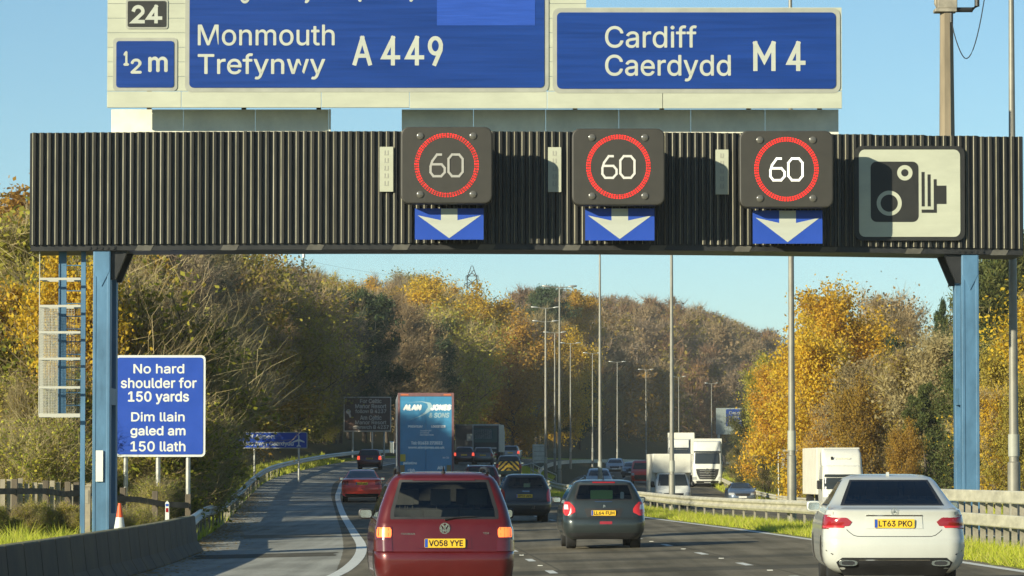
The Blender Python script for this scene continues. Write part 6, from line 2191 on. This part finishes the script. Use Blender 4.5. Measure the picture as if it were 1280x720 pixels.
# --- the near left hill, up to the shaded edge at the bend
labL, grpL = namer('on the near left hillside')
mixL = [(3, 'bare1', 'lf_tan', 'tw_olive'), (3, 'bare3', 'lf_tan', 'tw_grey'), (2, 'half1', 'lf_tan', 'tw_olive'), (1.2, 'half2', 'lf_olive', 'tw_olive'), (3.4, 'bare2', 'lf_orange', 'tw_rust'), (1, 'leafy2', 'lf_orange', 'tw_rust'), (.5, 'leafy1', 'lf_olive', 'tw_olive')]
nL = wood(128, 200, -22.5, -60, 5.6, mixL, (6.5, 9.5), grpL, labL)
nL += wood(200, 372, -20.5, -52, 6.6, mixL, (9.5, 13), grpL, labL, skip=lambda z, d, px: px < 60)
# --- the sunlit hill that fills the middle
labM, grpM = namer('on the sunlit middle hill')
mixM = [(2.6, 'bare1', 'lf_tan', 'tw_grey'), (3.2, 'bare2', 'lf_orange', 'tw_rust'), (2, 'bare3', 'lf_tan', 'tw_olive'), (1.6, 'half1', 'lf_tan', 'tw_rust'), (1.2, 'half2', 'lf_olive', 'tw_olive'), (1.5, 'leafy2', 'lf_gold', 'tw_olive'), (.8, 'leafy1', 'lf_olive', 'tw_olive'), (1.0, 'leafy1', 'lf_orange', 'tw_rust'), (.7, 'pine1', 'lf_pine', 'tw_grey')]
nM = wood(384, 640, -20.5, -100, 9.6, mixM, (11, 14.5), grpM, labM, skip=lambda z, d, px: px > 760 or px < 380)
# --- trees that stand out, each with its own words
tree('leafy1', 119, dof(14, 119), 6.0, 'golden leaved tree at the far left beyond the ladder cage', None, 'lf_gold', 'tw_grey')
tree('leafy2', 116, dof(98, 116), 6.6, 'golden tree partly hidden by the left gantry leg', None, 'lf_gold', 'tw_olive', .8)
tree('leafy1', 205, -27.5, 12.5, 'rust orange tree under the gantry at the top of the left hill', None, 'lf_orange', 'tw_rust', 1.1)
tree('pine1', 215, -20.6, 11.5, 'dark green evergreen among the brown trees of the left hill', None, 'lf_pine', 'tw_grey', .8)
tree('leafy2', 300, -25.5, 15.5, 'yellow-green tree below the slim antenna mast', None, 'lf_olive', 'tw_olive', 1.0)
for px, py, Z, h, lf, lab in ((495, 372, 520, 14, 'lf_gold', 'bright yellow tree highest on the sunlit hill'), (522, 385, 500, 10, 'lf_gold', 'smaller bright yellow tree just right of the highest one'), (410, 375, 470, 12, 'lf_olive', 'yellow-green tree at the left end of the sunlit ridge'),
                              (530, 352, 600, 14, 'lf_orange', 'rust coloured tree on the ridge left of the pylon'), (565, 365, 560, 13, 'lf_gold', 'yellow tree on the ridge below the pylon'), (608, 380, 540, 12, 'lf_gold', 'rounded golden tree right of and below the pylon'), (640, 425, 500, 12, 'lf_orange', 'amber tree low on the shoulder of the sunlit hill')):
    d = dof(px, Z)
    g = float(ground(Z, d))
    top = at(px, py, Z).z
    tree('leafy2' if h < 13 else 'leafy1', Z, d, max(7, min(15, top - g)), lab, None, lf, 'tw_olive', 1.1, dz=max(0, top - g - 15) * .6)
d = dof(682, 640)
tree('pine1', 640, d, 15, 'dark pine on the skyline by the lamp post heads', None, 'lf_pine', 'tw_grey', 1.0, dz=max(0, at(682, 360, 640).z - float(ground(640, d)) - 15))
d = dof(722, 650)
tree('leafy1', 650, d, 14, 'golden tree on the skyline right of the lone pine', None, 'lf_gold', 'tw_olive', 1.1, dz=max(0, at(722, 372, 650).z - float(ground(650, d)) - 14))
# --- right of the opposite carriageway
RT = [(1040, 385, 262, 'leafy3', 'lf_gold', 1.0, 'tallest golden orange tree beyond the cream box lorry'), (1005, 440, 250, 'leafy2', 'lf_gold', .9, 'golden tree whose branches hang behind the white banded lamp post'), (1072, 415, 285, 'leafy1', 'lf_orange', 1.0, 'orange tree just right of the tallest golden one'),
      (972, 470, 300, 'leafy2', 'lf_gold', .9, 'yellow tree at the left end of the right hand trees'), (957, 455, 345, 'leafy1', 'lf_olive', .8, 'olive tree behind the distant grey sign board'), (1110, 380, 310, 'half1', 'lf_tan', .9, 'tall thin tree with sparse tan leaves against the sky'),
      (1130, 400, 300, 'bare2', 'lf_tan', .9, 'bare tree against the sky left of the right gantry leg'), (1108, 425, 272, 'pine1', 'lf_pine', .7, 'dark evergreen between the orange tree and the gantry leg'), (1178, 362, 235, 'pine2', 'lf_pine', .38, 'slender pine with a ragged top left of the right gantry leg'),
      (1060, 500, 225, 'leafy2', 'lf_orange', .8, 'low orange tree right behind the cream box lorry'), (1090, 470, 232, 'half2', 'lf_tan', 1.1, 'tan thicket tree behind the cream box lorry'), (1130, 450, 225, 'half1', 'lf_olive', 1.0, 'olive half bare tree left of the right gantry leg'),
      (1155, 470, 215, 'pine2', 'lf_green', .9, 'green conifer low down beside the right gantry leg'), (1180, 440, 222, 'half2', 'lf_tan', 1.0, 'tan tree behind the right gantry leg'), (1110, 545, 205, 'leafy2', 'lf_orange', .8, 'small orange tree over the roof of the white saloon'),
      (1258, 305, 205, 'pine1', 'lf_green', .75, 'tall green pine right of the right gantry leg'), (1300, 300, 200, 'pine1', 'lf_green', .85, 'tall green pine at the right edge behind the thick lamp post'), (1236, 330, 232, 'pine1', 'lf_green', .6, 'tall pine just behind the right gantry leg'),
      (1262, 430, 190, 'leafy1', 'lf_olive', .9, 'olive tree at the right edge in front of the tall pines'), (1240, 500, 180, 'half2', 'lf_gold', .9, 'golden half bare tree right of the gantry leg'), (1280, 500, 178, 'leafy2', 'lf_olive', .9, 'yellow-olive tree lowest at the right edge'), (1020, 520, 240, 'half2', 'lf_gold', .8, 'thin yellow sapling tree left of the cream box lorry'),
      (1210, 470, 205, 'leafy2', 'lf_green', .9, 'green bushy tree behind the right gantry leg'), (935, 520, 372, 'leafy2', 'lf_green', .9, 'green tree low behind the star-badged lorry'), (915, 540, 420, 'pine2', 'lf_pine', 1.0, 'dark hedge tree at the bend behind the star-badged lorry')]
for px, py, Z, key, lf, wide, lab in RT:
    d = max(dof(px, Z), 16.2)
    g = float(ground(Z, d))
    tree(key, Z, d, max(3, at(px, py, Z).z - g), lab, None, lf, 'tw_olive', wide)
labR, grpR = namer('behind the golden trees on the right')
mixR = [(2.4, 'half1', 'lf_tan', 'tw_olive'), (2.8, 'bare1', 'lf_tan', 'tw_olive'), (.8, 'leafy2', 'lf_olive', 'tw_olive'), (.5, 'leafy1', 'lf_gold', 'tw_olive'), (1.3, 'pine1', 'lf_green', 'tw_grey')]
Z = 185
nR = 0
while Z < 420:
    d = 20 + rt.uniform(0, 3)
    while d < 44:
        px = 640 + FPX * float(XC(Z) + d) / Z
        top = np.interp(px, [940, 980, 1040, 1100, 1170, 1200, 1240], [500, 470, 440, 470, 480, 455, 360])
        if 935 < px < 1330:
            h = at(px, top + rt.uniform(0, 30), Z).z - float(ground(Z, d))
            if h > 3:
                q = rt.random() * 7.8
                for wgt, key, lf, tw in mixR:
                    q -= wgt
                    if q <= 0: break
                tree(key, Z, d, min(h, 15), labR(key, lf), grpR(key, lf), lf, tw, 1.1, rnd=rt); nR += 1
        d += rt.uniform(6, 9)
    Z += 12
# --- the far wood across the bend: one mass, each tree in it a small twiggy crown
def far_wood():
    r = np.random.default_rng(77)
    P = []
    cols = []
    protos = []
    for s in range(5):
        rr = np.random.default_rng(300 + s)
        lines, st = skeleton(rr, 12.5, 3.9, 20, sub=5, base=.08, up=.7)
        a = twigs(rr, st, 1150, 1.6, .075, .7, .4)
        b = leaves(rr, st, (250, 500, 900, 350, 700)[s], .36, .5)
        protos.append((a, b))
    Vs, Fs, Ks = [], [], []
    o = 0
    for Z in np.arange(600, 960, 10.5):
        for d in np.concatenate([np.arange(-20.5, -60, -9.5), np.arange(-60, -125, -13)]):
            zz, dd = Z + r.uniform(-4, 4), min(d + r.uniform(-4, 4), -20.3)
            x = float(XC(zz) + dd)
            px = 640 + FPX * x / zz
            if px < 640 or px > 1120 or (zz < 640 and px < 770): continue
            g = float(ground(zz, dd))
            hh = under_sky(px, zz, dd, 12.5 * r.uniform(.85, 1.25), r.uniform(-3, 9))
            if hh < 4: continue
            k = hh / 12.5
            kw = max(k, .75)
            a = r.uniform(0, 6.28)
            ca, sa = math.cos(a) * kw * 1.15, math.sin(a) * kw * 1.15
            ta, tb = protos[r.integers(0, 5)]
            base = r.choice([0, 1, 2, 3], p=[.36, .3, .22, .12])
            for q, (v, f) in enumerate((ta, tb)):
                w_ = np.stack([v[:, 0] * ca - v[:, 1] * sa + x, v[:, 0] * sa + v[:, 1] * ca + zz, v[:, 2] * k + g - .2], 1)
                Vs.append(w_); Fs.append(f + o); o += len(v)
                Ks.append(np.full(len(f), base if q == 0 else (3 + r.choice([1, 2, 3], p=[.5, .35, .15]))))
    o_ = raw_mesh('far_wood', np.concatenate(Vs), np.concatenate(Fs), [M['tw_grey'], M['tw_olive'], M['tw_rust'], M['tw_grey'], M['lf_tan'], M['lf_olive'], M['lf_orange']], kind='stuff', mis=np.concatenate(Ks))
    return tag(o_, 'brown autumn wood covering the far hill across the bend', 'wood')
far_wood()

# --- scrub along the left verge
bl_ = [('bush1', 'lf_bramble', 'tw_olive', 'leafy yellow-green bramble bush on the left verge', 'bramble bushes on the left verge'), ('bush2', 'lf_bramble', 'stalks', 'low bush of brambles and dry stalks on the left verge', 'low stalky bushes on the left verge'),
       ('bush3', 'lf_olive', 'stalks', 'tall thicket of dry tan stems on the left verge', 'tall dry thickets on the left verge'), ('bush1', 'lf_green', 'tw_olive', 'dark green bush on the left verge', 'dark green bushes on the left verge')]
rs = random.Random(31)
def scrub(px, Z, k, h, dz=0):
    key, lf, tw, lab, grp = bl_[k]
    d = min(dof(px, Z), -17.9)
    tree(key, Z, d, h, lab, grp, lf, tw, rs.uniform(.95, 1.35), cat='shrub', dz=dz, rnd=rs)
for i in range(20):                              # just behind the fence
    scrub(-20 + i * 14.5 + rs.uniform(-5, 5), 102 + rs.uniform(0, 5), rs.choice((0, 0, 0, 1, 1, 3)), rs.uniform(1.1, 1.9) if i < 9 else rs.uniform(.8, 1.35))
for i in range(18):
    scrub(-15 + i * 19 + rs.uniform(-6, 6), 108 + rs.uniform(0, 7), rs.choice((0, 0, 1, 2)), rs.uniform(2.0, 3.3))
for i in range(22):
    scrub(-20 + i * 17 + rs.uniform(-6, 6), 117 + rs.uniform(0, 10), rs.choice((2, 2, 0, 0, 1)), rs.uniform(3.0, 4.6))
for i in range(34):                              # low growth at the foot of the fence
    scrub(-12 + i * 7.5 + rs.uniform(-4, 4), 89.5 + i * .22 + rs.uniform(0, 3.0), rs.choice((0, 0, 0, 1)), rs.uniform(.35, .7))
for i in range(20):                              # along the curve, behind the guardrail
    Z = 112 + i * 6.5
    d = -18.3 - rs.uniform(0, 1.2)
    key, lf, tw, lab, grp = bl_[rs.choice((0, 0, 3, 1, 2))]
    px = 640 + FPX * (float(XC(Z)) + d) / Z
    tree(key, Z, d, rs.uniform(.5, .9) if 275 < px < 395 and Z > 170 else rs.uniform(1.0, 2.0), lab, grp, lf, tw, 1.2, cat='shrub', rnd=rs)
for i in range(26):
    Z = 150 + i * 8.5
    d = -20.0 - rs.uniform(0, 1.6)
    key, lf, tw, lab, grp = bl_[rs.choice((0, 2, 3, 1, 2))]
    px = 640 + FPX * (float(XC(Z)) + d) / Z
    tree(key, Z, d, rs.uniform(.6, 1.1) if 270 < px < 400 and 165 < Z < 228 else rs.uniform(2.0, 3.8), lab, grp, lf, tw, 1.3, cat='shrub', rnd=rs)
for i in range(10):                              # a few on the right verge
    Z = 225 + i * 16
    tree(bl_[(0, 3)[i % 2]][0], Z, 15.8 + rs.uniform(0, .8), rs.uniform(1.5, 2.6), 'green bush behind the far verge guardrail', 'bushes behind the far verge guardrail', 'lf_bramble' if i % 2 else 'lf_green', 'tw_olive', 1.2, cat='shrub', rnd=rs)
print('trees', nL, nM, nR, counts)
